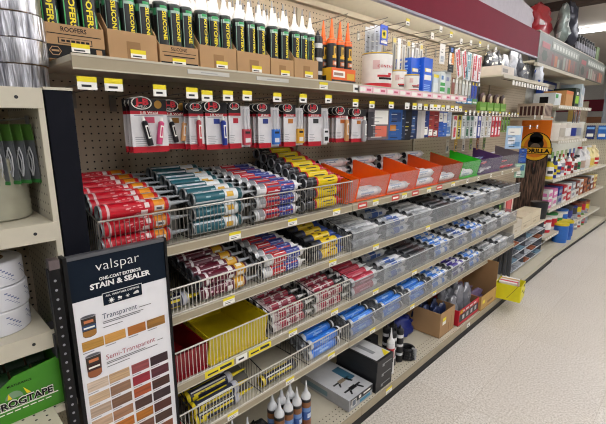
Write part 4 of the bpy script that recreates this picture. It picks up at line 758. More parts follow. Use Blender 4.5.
SP = [('d8d6d0', 'c8404a', 'white pack with red head'), ('c9b93a', '1c1c1c', 'yellow and black slim pack'), ('b9bebe', 'd8dadb', 'grey cartridge pack'), ('aab0b0', '2a6a4a', 'grey pack with dark green top'), ('b9bebe', '2c5c4c', 'grey pack with green neck'), ('d9dad8', 'efefef', 'white bottle pack'), ('2c3c9c', 'e8e8ea', 'navy blue slim pack'), ('d9d9d6', 'c9c9c4', 'off-white slim pack'), ('d0cfca', 'b5a88a', 'tan and white slim pack'), ('cfcfcc', 'e6e4e2', 'white and grey slim pack'), ('d02a3c', 'efe9e9', 'red and white slim pack'), ('c82434', 'efe9e9', 'bright red slim pack'), ('d0303e', 'f2eeee', 'red pack with slanted white edge'), ('7aa03c', '4a3a2a', 'green pack with brown sticks'), ('6c9a3a', '4a3226', 'green pouch of brown corks'), ('74a23e', '3c2a22', 'green pouch next to the orange display')]
for i, (c1, c2, wd) in enumerate(SP):
    y = 2.83 + i * .071; wd_ = .066
    pack(-1.30, y, 1.652, wd_, .165 if i < 13 else .13, M(c1, .4), f'{wd} hanging above the coloured bins', [(.15, .85, .80, .98, M(c2, .5)), (.25, .75, .1, .5, M(c2, .5)), (.3, .6, .55, .75, M('8a8c90', .5))], .03)
    peg_hook(y, 1.665, -1.235, f'peg hook with pale label holding the {wd}', False, [TAGW, YEL][i % 3 == 0], .03)
for i in range(6): pack(-1.40, 2.95 + .14 * i, 1.48, .05, .10, M(['c9c4b4', 'c9a03a', 'd8d4c8', '8aa04a', 'a06a3a', '7a9a4a'][i], .4), f'small {["cream", "amber", "white", "olive", "brown", "green"][i]} item hanging low behind the bins', [(.2, .8, .1, .5, M('5a5a5c', .5))])
pack(-1.25, 3.92, 1.575, .15, .20, M('a9c8e4', .4), 'large pale blue and white leaflet pack hanging beside the orange display', [(.1, .9, .6, .9, TAGW), (.15, .6, .2, .5, M('e8eef4', .5)), (.5, .9, .1, .3, M('6a9ccc', .5))], .01, -.7)
pack(-1.215, 4.10, 1.37, .075, .13, M('1f4fa0', .4), 'dark blue card clipped to the end of the top tier', [(.1, .9, .1, .3, M('3a6ab8', .5))], .01, -.7)
pack(-1.215, 4.07, 1.235, .10, .13, M('9cc0a8', .4), 'pale green clipped leaflet at the end of the second tier', [(.2, .6, .1, .5, TAGW), (.5, .9, .5, .9, M('4a7a9a', .5))], .01, -.7)

# small shelf with silver bags
ss = thing('display_shelf', 'cream tray shelf with a row of white price tags under the canopy', 'shelf')
mb = MB(); mb.box(-1.598, -1.215, 3.42, 4.64, 1.955, 1.968, CREAM); mb.box(-1.215, -1.21, 3.42, 4.64, 1.945, 1.972, CREAM); mb.build('shelf', ss)
for i in range(14):
    mb = MB(); mb.wire([(-1.3, 3.62 + i * .072, 1.954), (-1.206, 3.62 + i * .072, 1.93)], .002, WIRE_D); mb.box(-1.204, -1.202, 3.60 + i * .072, 3.645 + i * .072, 1.90, 1.935, TAGW); mb.build('price_label', ss)
def bag(x, y, z, w, h, d, m, label, cat='bag', name='plastic_bag', seed=0, rot=(0, 0, 0), n=10, group=None, ms=None, mess=.24):
    """crumpled soft pouch"""
    q = random.Random(seed); mb = MB(100); V = []
    rows_, cols = 9, n + 4; lean = q.uniform(-.25, .25)
    for r in range(rows_):
        f = r / (rows_ - 1); sc = (1 - (2 * f - 1) ** 4 * .55)
        for c_ in range(cols):
            a = 2 * PI * c_ / cols; k = sc * (1 + q.uniform(-mess, mess)); V.append((d/2 * math.cos(a) * k * (1 - .5 * f) + (q.uniform(-.1, .1) * d if r else 0), w/2 * math.sin(a) * k + lean * f * w, h * f + (q.uniform(-.05, .05) * h if r else 0)))
    b = len(mb.v); mb.v += V
    for r in range(rows_ - 1):
        for c_ in range(cols): j = (c_ + 1) % cols; mb.face((r*cols + c_, r*cols + j, (r+1)*cols + j, (r+1)*cols + c_), (ms if ms and q.random() < .09 else m), True)
    mb.face(list(range(cols))[::-1], m); mb.face([(rows_-1)*cols + i for i in range(cols)], m)
    return single(mb, name, label, cat, group, (x, y, z), rot)
SILV = M('8f9298', .4, .3, .3, 40, bump=.6); SILD = M('3c3f46', .4, .1, .25, 40, bump=.5); BLUE = M('2f5fb4', .4)
carton_box(-1.50, -1.24, 3.44, 3.72, 1.9685, 2.04, M('d9cfc2', .6), 'low white carton on the tray shelf of silver bags', [('x', .1, .5, .3, .7, M('9a958e', .5))])
for i in range(9):
    bag(-1.36 - .09 * (i % 2), 3.80 + .092 * i, 1.9685, .13, .20 + .05 * (i % 3), .10, [SILV, SILD, SILV][i % 3], f'{["silver", "dark grey", "silver"][i % 3]} plastic bag on the tray shelf, {ORD[i]} from the carton', seed=i, ms=[TAGW, SILV, BLUE][i % 3])
for i in range(3): bag(-1.37, 3.49 + .095 * i, 2.0405, .09, .12, .09, [SILD, SILV, SILD][i], f'{["dark grey", "silver", "black"][i]} bag standing in the low white carton', seed=20 + i, ms=TAGW)
bag(-1.27, 4.50, 1.9685, .13, .20, .09, M('cfd4dc', .35, var=.1), 'white bag with a bold blue mark at the right end of the tray shelf', seed=31, ms=M('2450b8', .4))

# ================================================================ on top of the canopy
mb = MB(); mb.prism([(-1.42, 3.3, 2.396), (-1.42, 4.75, 2.396), (-1.42, 4.75, 2.66), (-1.42, 4.3, 2.70), (-1.42, 3.3, 2.66)], (-.02, 0, 0), M('d5cfd8', .5)); single(mb, 'foam_board', 'pale lavender board standing on top of the canopy', 'board')
mb = MB(); mb.box(-1.60, -1.26, 4.33, 7.4, 2.42, 2.432, CREAM_D); single(mb, 'top_shelf', 'plain shelf on top of the printed sign band', 'shelf')
bag(-1.42, 4.90, 2.4325, .50, .34, .16, M('b01c28', .35, var=.12), 'crumpled red bag on top of the canopy at the sign', seed=41, ms=M('d8d0d0', .4))
bag(-1.30, 5.20, 2.4325, .20, .38, .16, M('8d9a94', .3, .2, .25, 20), 'clear and green bag of goods beside the red bag', seed=42, ms=M('d8dcd8', .4))
bag(-1.30, 5.56, 2.4325, .28, .46, .18, M('3a3c48', .35, .1, .3, 20), 'large dark printed bag standing on the sign band', seed=43, ms=M('8d90a0', .4))
for i in range(8):
    t = thing('bottle', f'black bottle on top of the sign band, {ORD[i]} from left', 'bottle', (-1.33, 5.95 + .135 * i, 2.4325)); mb = MB(); b_ = M('18191c', .35); mb.lathe((0, 0, 0), (0, 0, 1), [(0, .045, b_), (.14, .045, b_), (.18, .02, b_)], 12, cap0=b_, cap1=b_); mb.patch((0, 0, 0), (0, 0, 1), (1, 0, 0), .0458, .04, .11, -70, 50, M('9a9aa4', .5)); mb.build('bottle_body', t); mb = MB(); mb.cyl((0, 0, .18), (0, 0, .215), .018, b_, 10); mb.build('cap', t)
carton_box(-1.45, -1.3, 7.02, 7.2, 2.4325, 2.62, M('5f7a3c', .5), 'olive green carton at the right end of the sign band', [('y', .1, .9, .3, .7, M('c9b45a', .5))])

# ================================================================ bottom deck
ZD = .1075
for i, (x, y) in enumerate([(-1.186, 1.214), (-1.186, 1.153), (-1.186, 1.098), (-1.186, 1.043), (-1.245, 1.165), (-1.245, 1.110), (-1.245, 1.053)]):
    tube('rustblue', (x, y, ZD), (R(90), 0, jr.uniform(-.4, .4)), f'white-capped rust and blue tube, {["rightmost of the front row", "second from the right in front", "third from the right in front", "leftmost of the front row", "right of the back row", "middle of the back row", "left of the back row"][i]}', None, 'sealant tube')
bag(-1.20, .945, ZD, .10, .235, .14, BLACK, 'crumpled black bag beside the white-capped tubes', seed=51, n=12)
for i in range(2): tube('rustblue', (-1.19 - .03 * i, .87 - .055 * i, ZD), (R(90), 0, .3), f'white-nozzled tube left of the black bag, {["nearer the bag", "farther from the bag"][i]}', None, 'sealant tube')
def art_box(x0, x1, y0, y1, z0, z1, m, top, label, front):
    t = thing('gun_box', label, 'box', (0, 0, 0)); mb = MB(); mb.box(x0, x1, y0, y1, z0, z1, m, {'+z': top}); front(mb, x0, x1, y0, y1, z0, z1); mb.build('box_body', t)
def gunart(mb, x0, x1, y0, y1, z0, z1):
    dk = M('1c1d20', .45); sd = M('8a7a64', .45); z = z1 + .0008
    for k, (ux, uy, mm) in enumerate(((.25, .45, dk), (.6, .55, sd))):   # two printed caulking guns on the lid
        cx = x1 - (x1 - x0) * (.18 + .22 * k); cy = y0 + (y1 - y0) * .52
        mb.poly([(cx, cy - .075, z), (cx + .012, cy - .075, z), (cx + .012, cy + .06, z), (cx, cy + .06, z)], dk); mb.poly([(cx - .006, cy - .03, z + .0004), (cx + .02, cy - .03, z + .0004), (cx + .02, cy + .02, z + .0004), (cx - .006, cy + .02, z + .0004)], mm)
        mb.poly([(cx + .012, cy + .02, z + .0008), (cx + .05, cy + .035, z + .0008), (cx + .046, cy + .048, z + .0008), (cx + .01, cy + .035, z + .0008)], dk); mb.poly([(cx + .02, cy - .03, z + .0008), (cx + .045, cy - .05, z + .0008), (cx + .04, cy - .058, z + .0008), (cx + .012, cy - .04, z + .0008)], dk)
    q = lambda a, b, c, d, m, e=.0008: mb.quad((x1 + e, y0 + a * (y1 - y0), z0 + c * (z1 - z0)), (0, (b - a) * (y1 - y0), 0), (0, 0, (d - c) * (z1 - z0)), m)
    q(.06, 1, .5, .95, dk); q(.1, .3, .25, .85, TAGW, .0012); q(.13, .27, .3, .8, M('6a7480', .5), .0016); q(.4, .5, .6, .85, TAGW, .0012); q(.6, .9, .65, .8, TAGW, .0012); q(.45, .9, .15, .4, M('3f8aa8', .5), .0012)
    mb.quad((x0 + .05, y0 - .0008, z0 + .015), (.16, 0, 0), (0, 0, .03), M('6f8a92', .5)); mb.quad((x0 + .12, y1 - .075, z1 + .0008), (.13, 0, 0), (0, .06, 0), M('3a6a84', .5))
art_box(-1.50, -1.14, 1.49, 1.70, ZD, ZD + .068, M('a5a6a8', .45), M('c4c6c9', .4), 'silver grey box printed with caulking guns on the bottom deck', gunart)
def blackart(mb, x0, x1, y0, y1, z0, z1):
    h = z1 - z0; mb.quad((x1 + .0008, y0 + .05, z0 + h * .45), (0, .09, 0), (0, 0, h * .1), M('9a9c9f', .5)); mb.quad((x1 + .0008, y0 + .05, z0 + h * .28), (0, .02, 0), (0, 0, h * .2), M('9a9c9f', .5))
for i in range(3):
    z = ZD + .0655 * i; wt = M('cfd0d2', .4)
    def fr(mb, x0, x1, y0, y1, z0, z1, i=i):
        blackart(mb, x0, x1, y0, y1, z0, z1)
        if i == 2: mb.quad((x0 + .06, y0 + .012, z1 + .0008), (x1 - x0 - .075, 0, 0), (0, y1 - y0 - .024, 0), wt); mb.poly([(x1 - .07, y1 - .02, z1 + .0014), (x1 - .015, y1 - .075, z1 + .0014), (x1 - .015, y1 - .02, z1 + .0014)], YEL); mb.quad((x0 + .1, y0 + .05, z1 + .0014), (.12, 0, 0), (0, .03, 0), GREY)
    art_box(-1.42 + .004 * i, -1.128 + .003 * i, 1.715, 1.875, z, z + .065, M('1d1e21', .4), M('1d1e21', .4), f'black tool box on the deck, {["lowest", "middle", "topmost, white-lidded"][i]} of a stack of three', fr)
for i, (x, y) in enumerate([(-1.225, 2.03), (-1.215, 2.095), (-1.285, 2.05), (-1.275, 2.11)]):
    tube('blackwhite', (x, y, ZD), (R(90), 0, .3 * i), f'black and white banded tube standing right of the black boxes, {["front left", "front right", "back left", "back right"][i]}', None, 'sealant tube')
carton_box(-1.40, -1.32, 1.93, 2.01, ZD, ZD + .17, M('2a2b2e', .5), 'dark box behind the banded tubes', [('x', .2, .8, .4, .6, GREY)])
tube('whitered', (-1.185, 1.945, ZD + .0), (R(90), 0, .2), 'white and red tube with white nozzle beside the black boxes', None, 'sealant tube')
t = thing('cable_coil', 'black coil lying on the deck beside the banded tubes', 'coil', (-1.20, 2.17, ZD))
mb = MB(); b_ = M('161618', .45)
for k in range(4): mb.wire([(.05 * math.cos(2*PI*i/14) * (1 - .06 * k), .05 * math.sin(2*PI*i/14) * (1 - .06 * k), .012 + .017 * k) for i in range(15)], .011, b_, 7)
mb.build('coil', t); mb = MB(); mb.box(.036, .064, -.008, .008, .004, .078, M('9a9a9c', .5)); mb.build('tie', t)
bag(-1.39, 2.40, ZD, .20, .13, .16, M('1b2c7c', .35, var=.2, scale=18), 'deep blue plastic bag behind the coil on the deck', seed=61, n=12)
def open_carton(label, x0, x1, y0, y1, h, m, mi, front=None, back=None, tagy=None):
    c = thing('carton', label, 'box', (0, 0, 0)); w = .004
    mb = MB(); mb.box(x0, x1, y0, y1, ZD, ZD + w, mi); mb.build('bottom', c)
    for nm, bx, f in (('front_panel', (x1 - w, x1, y0, y1, ZD + w, ZD + h), front), ('back_panel', (x0, x0 + w, y0, y1, ZD + w, ZD + (back or h)), None), ('side_panel', (x0 + w, x1 - w, y0, y0 + w, ZD + w, ZD + h), None), ('side_panel', (x0 + w, x1 - w, y1 - w, y1, ZD + w, ZD + (back or h)), None)):
        mb = MB(); mb.box(*bx, m, {'-x': mi, '-y': m if nm != 'side_panel' or bx[2] == y0 else mi})
        if f: f(mb, x1 + .0008)
        p = mb.build(nm, c)
        if nm == 'front_panel' and tagy: mb = MB(); mb.box(x1 + .0008, x1 + .002, tagy, tagy + .05, ZD + h * .62, ZD + h * .76, YEL); mb.box(x1 + .0008, x1 + .002, tagy, tagy + .05, ZD + h * .48, ZD + h * .62, TAGW); mb.build('price_label', p)
open_carton('open brown carton of dark blue packets on the deck', -1.42, -1.155, 2.53, 2.755, .185, KRAFT, KRAFT_D, lambda mb, x: (mb.quad((x, 2.66, ZD + .02), (0, .012, 0), (0, 0, .06), KRAFT_D), mb.quad((x, 2.70, ZD + .03), (0, .008, 0), (0, 0, .09), KRAFT_D)), tagy=2.565)
for i in range(6): bag(-1.23 - .075 * (i % 3), 2.59 + .11 * (i // 3), ZD + .0045, .095, .19, .07, M('1e2848', .35, var=.2), f'dark blue packet in the brown carton, {["front", "middle", "back"][i % 3]} {["left", "right"][i // 3]}', seed=70 + i, ms=M('5a6a98', .4))
def redfront(mb, x):
    mb.quad((x, 2.80, ZD + .028), (0, .345, 0), (0, 0, .06), M('26262a', .45))
    for k in range(4): mb.quad((x + .0004, 2.85 + .075 * k, ZD + .04), (0, .035, 0), (0, 0, .035), M('b9b9bc', .5)); mb.quad((x + .0004, 2.84 + .07 * k, ZD + .098), (0, .05, 0), (0, 0, .014), M('f0dcdc', .5))
    mb.quad((x + .0004, 2.81, ZD + .095), (0, .05, 0), (0, 0, .025), M('e8b81e', .5))
open_carton('open red and black printed carton of grey clear bags', -1.41, -1.135, 2.79, 3.155, .125, M('c01c30', .45), M('8a6a4c', .7), redfront)
for i in range(6): bag(-1.22 - .09 * (i % 2), 2.86 + .11 * (i // 2), ZD + .0045, .10, .20 + .03 * (i % 3), .09, M('85868c', .3, .1, .25, 25, bump=.4), f'grey clear bag in the red carton, {["front", "back"][i % 2]} {["left", "centre", "right"][i // 2]}', seed=80 + i, ms=M('c9cacf', .3))
mb = MB(); mb.prism([(-1.43, 2.92, ZD), (-1.43, 3.15, ZD), (-1.425, 3.15, ZD + .31), (-1.425, 2.92, ZD + .32)], (-.006, 0, 0), KRAFT); single(mb, 'cardboard_sheet', 'tall brown cardboard flap standing behind the red carton', 'cardboard')
open_carton('open brown carton with a tall back beside the yellow box', -1.42, -1.12, 3.17, 3.49, .12, M('c09a5c', .7), KRAFT_D, lambda mb, x: (mb.quad((x, 3.2, ZD + .05), (0, .05, 0), (0, 0, .03), YEL), mb.quad((x, 3.3, ZD + .03), (0, .12, 0), (0, 0, .02), KRAFT_D)), back=.34)
for i in range(3): bag(-1.22 - .08 * i, 3.33, ZD + .0045, .2, .12, .07, M('6a5a78', .4, var=.25), f'mauve packet in the tall-backed carton, {ORD[i]} from the front', seed=90 + i)
# yellow box hung on the deck edge
yb = thing('yellow_bin', 'bright yellow open box of papers on the deck edge', 'box', (-1.05, 3.62, .115), (0, 0, .12)); ym = M('e6dc14', .4, var=.03)
mb = MB(); mb.box(-.10, .10, -.095, .095, 0, .004, ym); mb.build('bottom', yb)
mb = MB(); mb.box(.096, .10, -.095, .095, .004, .14, ym); mb.quad((.1008, .015, .105), (0, .06, 0), (0, 0, .02), BLACK); mb.quad((.1008, .03, .04), (0, .05, 0), (0, 0, .018), BLACK); mb.quad((.1008, -.06, .08), (0, .06, 0), (0, 0, .012), INK); mb.build('front_panel', yb)
mb = MB(); mb.box(-.10, -.096, -.095, .095, .004, .14, ym); mb.build('back_panel', yb)
for s_ in (-1, 1):
    mb = MB(); mb.box(-.096, .096, s_ * .095 - .002 - s_ * .002, s_ * .095 + .002 - s_ * .002, .004, .14, ym)
    if s_ < 0: mb.poly([(.08, -.0962, .15), (.085, -.0962, .15), (.0, -.0962, .02), (-.005, -.0962, .02)], M('8a8420', .5))
    mb.build('side_panel', yb)
for i in range(5):
    mb = MB(); mb.box(-.07, .07, -.011, .011, 0, .155, M(['e8e4de', 'c8384a', 'd9d5cc', 'c8a060', 'efefea'][i], .5)); single(mb, 'leaflet_pad', f'{["white", "red", "pale grey", "tan", "off-white"][i]} pad of leaflets standing in the yellow box', 'leaflets', None, (-1.05 - .004 * i, 3.56 + .03 * i, .120), (.12, 0, .12))

# ================================================================ end of the run: cream boxes, tray rack, orange display
es = thing('shelving_bay', 'low cream shelf beyond the baskets carrying cream boxes', 'shelving')
mb = MB(); mb.box(-1.598, -1.23, 4.165, 5.295, .50, .52, CREAM); mb.box(-1.23, -1.223, 4.165, 5.295, .493, .523, CREAM); mb.build('shelf', es)
mb = MB(); mb.box(-1.612, -1.60, 4.165, 5.25, .1, 2.145, PEG); mb.build('pegboard', es)
mb = MB(); mb.box(-1.598, -1.12, 4.165, 5.295, .0, .06, BLACK); mb.box(-1.598, -1.115, 4.165, 5.295, .06, .104, CREAM); mb.build('base_deck', es)
CRM = M('d8cbb0', .6, var=.04)
for i, (y0, y1) in enumerate(((4.175, 4.42), (4.43, 4.74), (4.75, 5.07))):
    carton_box(-1.42, -1.245, y0, y1, .5205, .66 if i else .645, M('cfc6b6', .6) if i == 0 else CRM, ['pale grey cream box at the front of the low shelf', 'cream box in the middle of the low shelf', 'cream box at the far end of the low shelf'][i], [('x', .1, .9, .45, .5, M('b5a88c', .6)), ('x', .2, .5, .15, .3, M('b5a88c', .6))])
mb = MB(); DK = M('202226', .5); mb.lathe((0, 0, 0), (0, 0, 1), [(0, .08, DK), (.19, .095, DK), (.191, .089, M('6a625a', .5)), (.17, .085, DK)], 20, cap0=DK); single(mb, 'waste_bin', 'dark round bin on the low shelf right of the cream boxes', 'bin', None, (-1.30, 5.19, .5205))
b = carton_box(-1.50, -1.44, 4.50, 4.68, .5205, .86, M('efe6da', .5), 'tall white box with a red label standing behind the cream boxes', [('x', .12, .88, .15, .9, M('b81c2a', .45)), ('X', .3, .7, .2, .35, TAGW), ('X', .25, .75, .5, .8, M('d86a6a', .5))], rot=-.1)
carton_box(-1.50, -1.45, 4.33, 4.46, .5205, .78, M('1f3f2c', .5), 'dark green box leaning behind the first cream box', [('x', .05, .4, .1, .95, M('7ab03a', .5))])
rk = thing('tray_rack', 'grey wire rack of slanted paper trays under the cream boxes', 'rack')
RG = M('c6c8cb', .4, .1, .06); 
for y in (4.172, 4.60, 5.235): mb = MB(); mb.box(-1.55, -1.24, y, y + .004, .106, .485, M('6d7076', .4)); mb.build('side_panel', rk)
for k in range(4):
    for c_ in range(5):
        z = .13 + .09 * k; ya = 4.18 + .208 * c_
        if c_ >= 2: ya += .006
        mb = MB(); mb.prism([(-1.53, ya, z + .04), (-1.22, ya, z), (-1.20, ya, z + .026), (-1.204, ya, z + .028), (-1.224, ya, z + .004), (-1.53, ya, z + .044)], (0, .197, 0), RG); mb.build('tray', rk)
sh = random.Random(4)
for k in range(4):
    for c_ in range(5):
        z = .13 + .09 * k; ya = 4.18 + .208 * c_ + (.006 if c_ >= 2 else 0); cc, nm = [('8c8f94', 'grey'), ('9a5a3c', 'rust'), ('6a8a9c', 'blue grey'), ('b9bcc0', 'pale grey'), ('5a5d63', 'dark grey')][(k * 2 + c_ * 3) % 5]
        mb = MB(); mb.prism([(-1.51, ya + .015, z + .0425), (-1.228, ya + .015, z + .0058), (-1.228, ya + .015, z + .0158), (-1.51, ya + .015, z + .0525)], (0, .16, 0), M(cc, .7)); single(mb, 'sandpaper_stack', f'{nm} sheet stack, {["lowest", "second", "third", "top"][k]} tray row, {ORD[c_]} column of the rack', 'paper')
for i in range(7):
    mb = MB(); mb.box(-1.24 - .045 * i, -1.215 - .045 * i, 4.13, 4.142, .1075, .42, M('55565c', .5, var=.15)); single(mb, 'grey_strip', f'dark grey upright strip at the side of the tray rack, {ORD[i]} from the aisle', 'strip')

go = thing('advertising_board', 'orange and black GORILLA display board facing up the aisle', 'display', (0, 5.30, 0))
mb = MB(); OR = M('ee7a16', .4, var=.04); HAIR = streak_mat('141010', '8a6a58', 'dark_hair_print', (70, 1, 7), (0, .9, 0))
mb.box(-1.66, -1.305, 0, .012, .105, 1.235, HAIR); mb.box(-1.66, -1.305, 0, .012, 1.235, 1.665, OR); mb.build('panel', go)
mb = MB(); gx, gz = -1.445, 1.33; ring = M('e8b21e', .4); Yf = -.0008
def fdisc(r, m, y, x=gx, z=gz, sx=1., n=28): mb.poly([(x + r * sx * math.cos(2*PI*i/n), y, z + r * math.sin(2*PI*i/n)) for i in range(n)], m)
fdisc(.168, BLACK, Yf); fdisc(.158, ring, Yf * 2); fdisc(.125, M('d87a1a', .4), Yf * 3); fdisc(.085, BLACK, Yf * 4, z=gz + .03); fdisc(.06, BLACK, Yf * 4, z=gz + .10, sx=1.2); fdisc(.05, M('6a5a4a', .5), Yf * 5, z=gz - .01, sx=1.1)
mb.box(gx - .18, gx + .18, Yf * 7, Yf * 6, gz - .085, gz - .005, BLACK); mb.box(gx - .172, gx + .172, Yf * 9, Yf * 8, gz - .078, gz - .012, ring)
mb.text('GORILLA', (gx - .158, Yf * 10, gz - .068), (1, 0, 0), (0, 0, 1), .046, BLACK, width=.316, bold=.05); mb.build('emblem', go)
cl = carton_box(-1.52, -1.26, 4.78, 5.06, 1.655, 1.80, M('cbb9a4', .6), 'cream carton with brown striped side above the orange display', [('x', .08 + .16 * i, .18 + .16 * i, .1, .85, M('4a2420', .5)) for i in range(6)] + [('y', .1 + .15 * i, .2 + .15 * i, .15, .8, M('4a2420', .5)) for i in range(6)])
mb = MB(); mb.box(-1.598, -1.25, 4.70, 5.12, 1.63, 1.654, CREAM_D); mb.build('shelf', es); 
for i in range(4): peg_hook(4.22 + .11 * i, 1.56 + .09 * (i % 2), -1.22, f'empty peg hook with pale tag in front of the orange display, {ORD[i]} from left', False, TAGW, .04)

# ================================================================ far shelving unit
FU = thing('shelving_bay', 'tall cream shelving unit at the far end holding bottles and tubs', 'shelving', (-1.235, 5.34, 0), (0, 0, -.035))
def fpt(u, v, z):   # u along the unit, v out towards the aisle from its front edge
    a = -.035; return (-1.235 + v * math.cos(a) - u * math.sin(a), 5.34 + v * math.sin(a) + u * math.cos(a), z)
FS = [(.955, 0, 2.75, 'jug'), (.60, 0, 2.75, 'middle'), (.25, 0, 2.75, 'low'), (1.40, 0, 1.25, 'upper'), (1.79, -.15, 1.25, 'highest')]
FSH = {}
for z, a, b_, nm in FS:
    mb = MB(); mb.box(-.40, 0, a, b_, z - .02, z, CREAM); mb.box(0, .006, a, b_, z - .035, z + .003, CREAM)
    s_ = mb.build('shelf', FU)
    for i in range(int((b_ - a) / .075)): mb = MB(); mb.box(.0065, .008, a + .02 + i * .075, a + .055 + i * .075, z - .03, z - .004, TAGW); mb.build('price_label', s_)
mb = MB(); mb.box(-.40, .11, 0, 2.75, .05, .09, CREAM); mb.box(-.40, .10, 0, 2.75, 0, .05, BLACK); mb.build('base_deck', FU)
mb = MB(); mb.box(-.42, -.405, -.1, 1.25, .09, 2.2, M('d8d8cc', .6)); mb.box(-.42, -.405, 1.25, 2.9, .09, 1.62, M('d8d8cc', .6)); mb.build('back_panel', FU)
mb = MB(); mb.box(-.42, .30, 2.86, 2.875, 0, 1.60, peg_mat('c4bca8', 'perforated_end_panel', 'xz')); mb.box(.27, .30, 2.85, 2.86, 0, 1.60, M('aaa394', .5)); mb.build('end_panel', FU)
def bottle(u, v, z, r, h, cb, cl_, cc, label, cat='bottle', name='bottle', neck=.35, lab=(.15, .6)):
    t = thing(name, label, cat, fpt(u, v, z)); b_ = M(cb, .35); mb = MB()
    mb.lathe((0, 0, 0), (0, 0, 1), [(0, r, b_), (h * .68, r, b_), (h * .82, r * neck, b_), (h * .86, r * neck, b_)], 14, cap0=b_, cap1=b_)
    mb.patch((0, 0, 0), (0, 0, 1), (0, -1, 0), r + .001, h * lab[0], h * lab[1], -50, 140, M(cl_, .45), 8); mb.patch((0, 0, 0), (0, 0, 1), (0, -1, 0), r + .002, h * (lab[0] + .12), h * (lab[1] - .18), 0, 70, M(cc, .45), 5); mb.build('bottle_body', t)
    mb = MB(); mb.cyl((0, 0, h * .86), (0, 0, h), r * neck * 1.1, M(cc, .4), 10); mb.build('cap', t)
def tub(u, v, z, r, h, cb, cl_, cc, label, cat='tub', name='tub'):
    t = thing(name, label, cat, fpt(u, v, z)); b_ = M(cb, .4); mb = MB(); mb.lathe((0, 0, 0), (0, 0, 1), [(0, r * .92, b_), (h * .9, r, b_)], 16, cap0=b_, cap1=b_)
    mb.patch((0, 0, 0), (0, 0, 1), (0, -1, 0), r + .001, h * .2, h * .7, -50, 140, M(cl_, .45), 8); mb.build('tub_body', t)
    mb = MB(); mb.lathe((0, 0, h * .9), (0, 0, 1), [(0, r * 1.04, M(cc, .4)), (h * .1, r * 1.04, M(cc, .4))], 16, cap0=M(cc, .4), cap1=M(cc, .4)); mb.build('lid', t)
CN = {'e8e6e2': 'white', 'd9c41e': 'yellow', '2a3a8c': 'navy', 'c02030': 'red', '3a3a40': 'black', '9aa0a8': 'grey', '2f8a4a': 'green', '7a3a2c': 'brown', 'd87ab0': 'pink', 'b06a40': 'copper', '2a6ac0': 'blue', 'e8d48a': 'cream'}
# jug shelf, left to right
J = [('d9c41e', 'e8e6e2', '3a3a40', .24, .05), ('2a3a8c', 'd9c41e', '2a3a8c', .26, .045), ('e8e6e2', '2a3a8c', 'd9c41e', .22, .05), ('e8e6e2', '9aa0a8', 'c02030', .27, .05), ('c02030', 'e8e6e2', 'c02030', .20, .04), ('e8e6e2', 'c02030', '3a3a40', .27, .05), ('7a3a2c', 'e8e6e2', 'c02030', .26, .045), ('e8e6e2', '7a3a2c', '3a3a40', .21, .05), ('e8e6e2', '2f8a4a', '3a3a40', .22, .05)]
for i, (a, b_, c_, h, r) in enumerate(J): bottle(.07 + .145 * i, -.07, .9555, r, h, a, b_, c_, f'{CN[a]} bottle with {CN[c_]} cap, {ORD[i]} along the jug shelf', neck=.5)
for i in range(4):
    t = thing('jug', ['clear white gallon jug, first of the row at the far end', 'white gallon jug beside the clear one', 'pale yellow gallon jug', 'pale yellow gallon jug with red striped label'][i], 'jug', fpt(1.52 + .26 * i, -.12, .9555)); c_ = M(['d9d9da', 'e6e4e0', 'e8dca0', 'ead9a8'][i], .35)
    mb = MB(); mb.lathe((0, 0, 0), (0, 0, 1), [(0, .085, c_), (.16, .09, c_), (.26, .035, c_), (.29, .025, c_)], 16, cap0=c_, cap1=c_); mb.patch((0, 0, 0), (0, 0, 1), (0, -1, 0), .0915, .03, .13, -50, 120, M(['b9a090', 'd8d0c8', 'e0c060', 'c02a30'][i], .45), 8)
    if i == 3: mb.patch((0, 0, 0), (0, 0, 1), (0, -1, 0), .0925, .065, .09, -50, 120, TAGW, 8)
    mb.build('jug_body', t); mb = MB(); mb.cyl((0, 0, .29), (0, 0, .315), .03, M(['b02030', 'e8e6e2', 'e8e6e2', 'f0e0c0'][i], .4), 12); mb.build('cap', t); mb = MB(); mb.wire([(.05, -.02, .17), (.075, -.03, .22), (.03, -.012, .27)], .010, c_, 6); mb.build('handle', t)
Q = [('d87ab0', 'e8e6e2'), ('e8e6e2', 'd87ab0'), ('9aa0a8', '2a3a8c'), ('e8e6e2', 'c02030'), ('c02030', 'e8e6e2'), ('e8e6e2', '9aa0a8'), ('e8e6e2', '7a3a2c'), ('b06a40', 'e8e6e2'), ('7a3a2c', 'b06a40'), ('b06a40', '3a3a40'), ('7a3a2c', 'e8e6e2'), ('b06a40', 'e8d48a')]
for i, (a, b_) in enumerate(Q):
    for l in range(2): carton_box(*[v for v in (fpt(.12 + .2 * i, -.22, 0)[0], fpt(.12 + .2 * i, -.03, 0)[0])], fpt(.12 + .2 * i, 0, 0)[1] - .08, fpt(.12 + .2 * i, 0, 0)[1] + .085, .6005 + .11 * l, .705 + .11 * l, M(a if l == 0 else b_, .45), f'{CN[a if l == 0 else b_]} box on the middle far shelf, {ORD[i]} along, {["lower", "upper"][l]}', [('x', .1, .9, .3, .7, M(b_ if l == 0 else a, .45)), ('y', .1, .9, .3, .7, M(b_ if l == 0 else a, .45)), ('y', .3, .6, .4, .6, M('2a3a8c', .5))])
W = [('e8e6e2', '3a3a40', 'c02030'), ('c02030', 'e8e6e2', 'e8e6e2'), ('e8e6e2', 'c02030', '2f8a4a'), ('e8e6e2', '2f8a4a', 'e8e6e2'), ('e8e6e2', '2a6ac0', '2a6ac0'), ('3a3a40', '2a3a8c', '3a3a40'), ('3a3a40', '3a3a40', '2a3a8c'), ('7a3a2c', 'd9c41e', '7a3a2c'), ('7a3a2c', 'c02030', '3a3a40'), ('b06a40', 'd9c41e', '7a3a2c')]
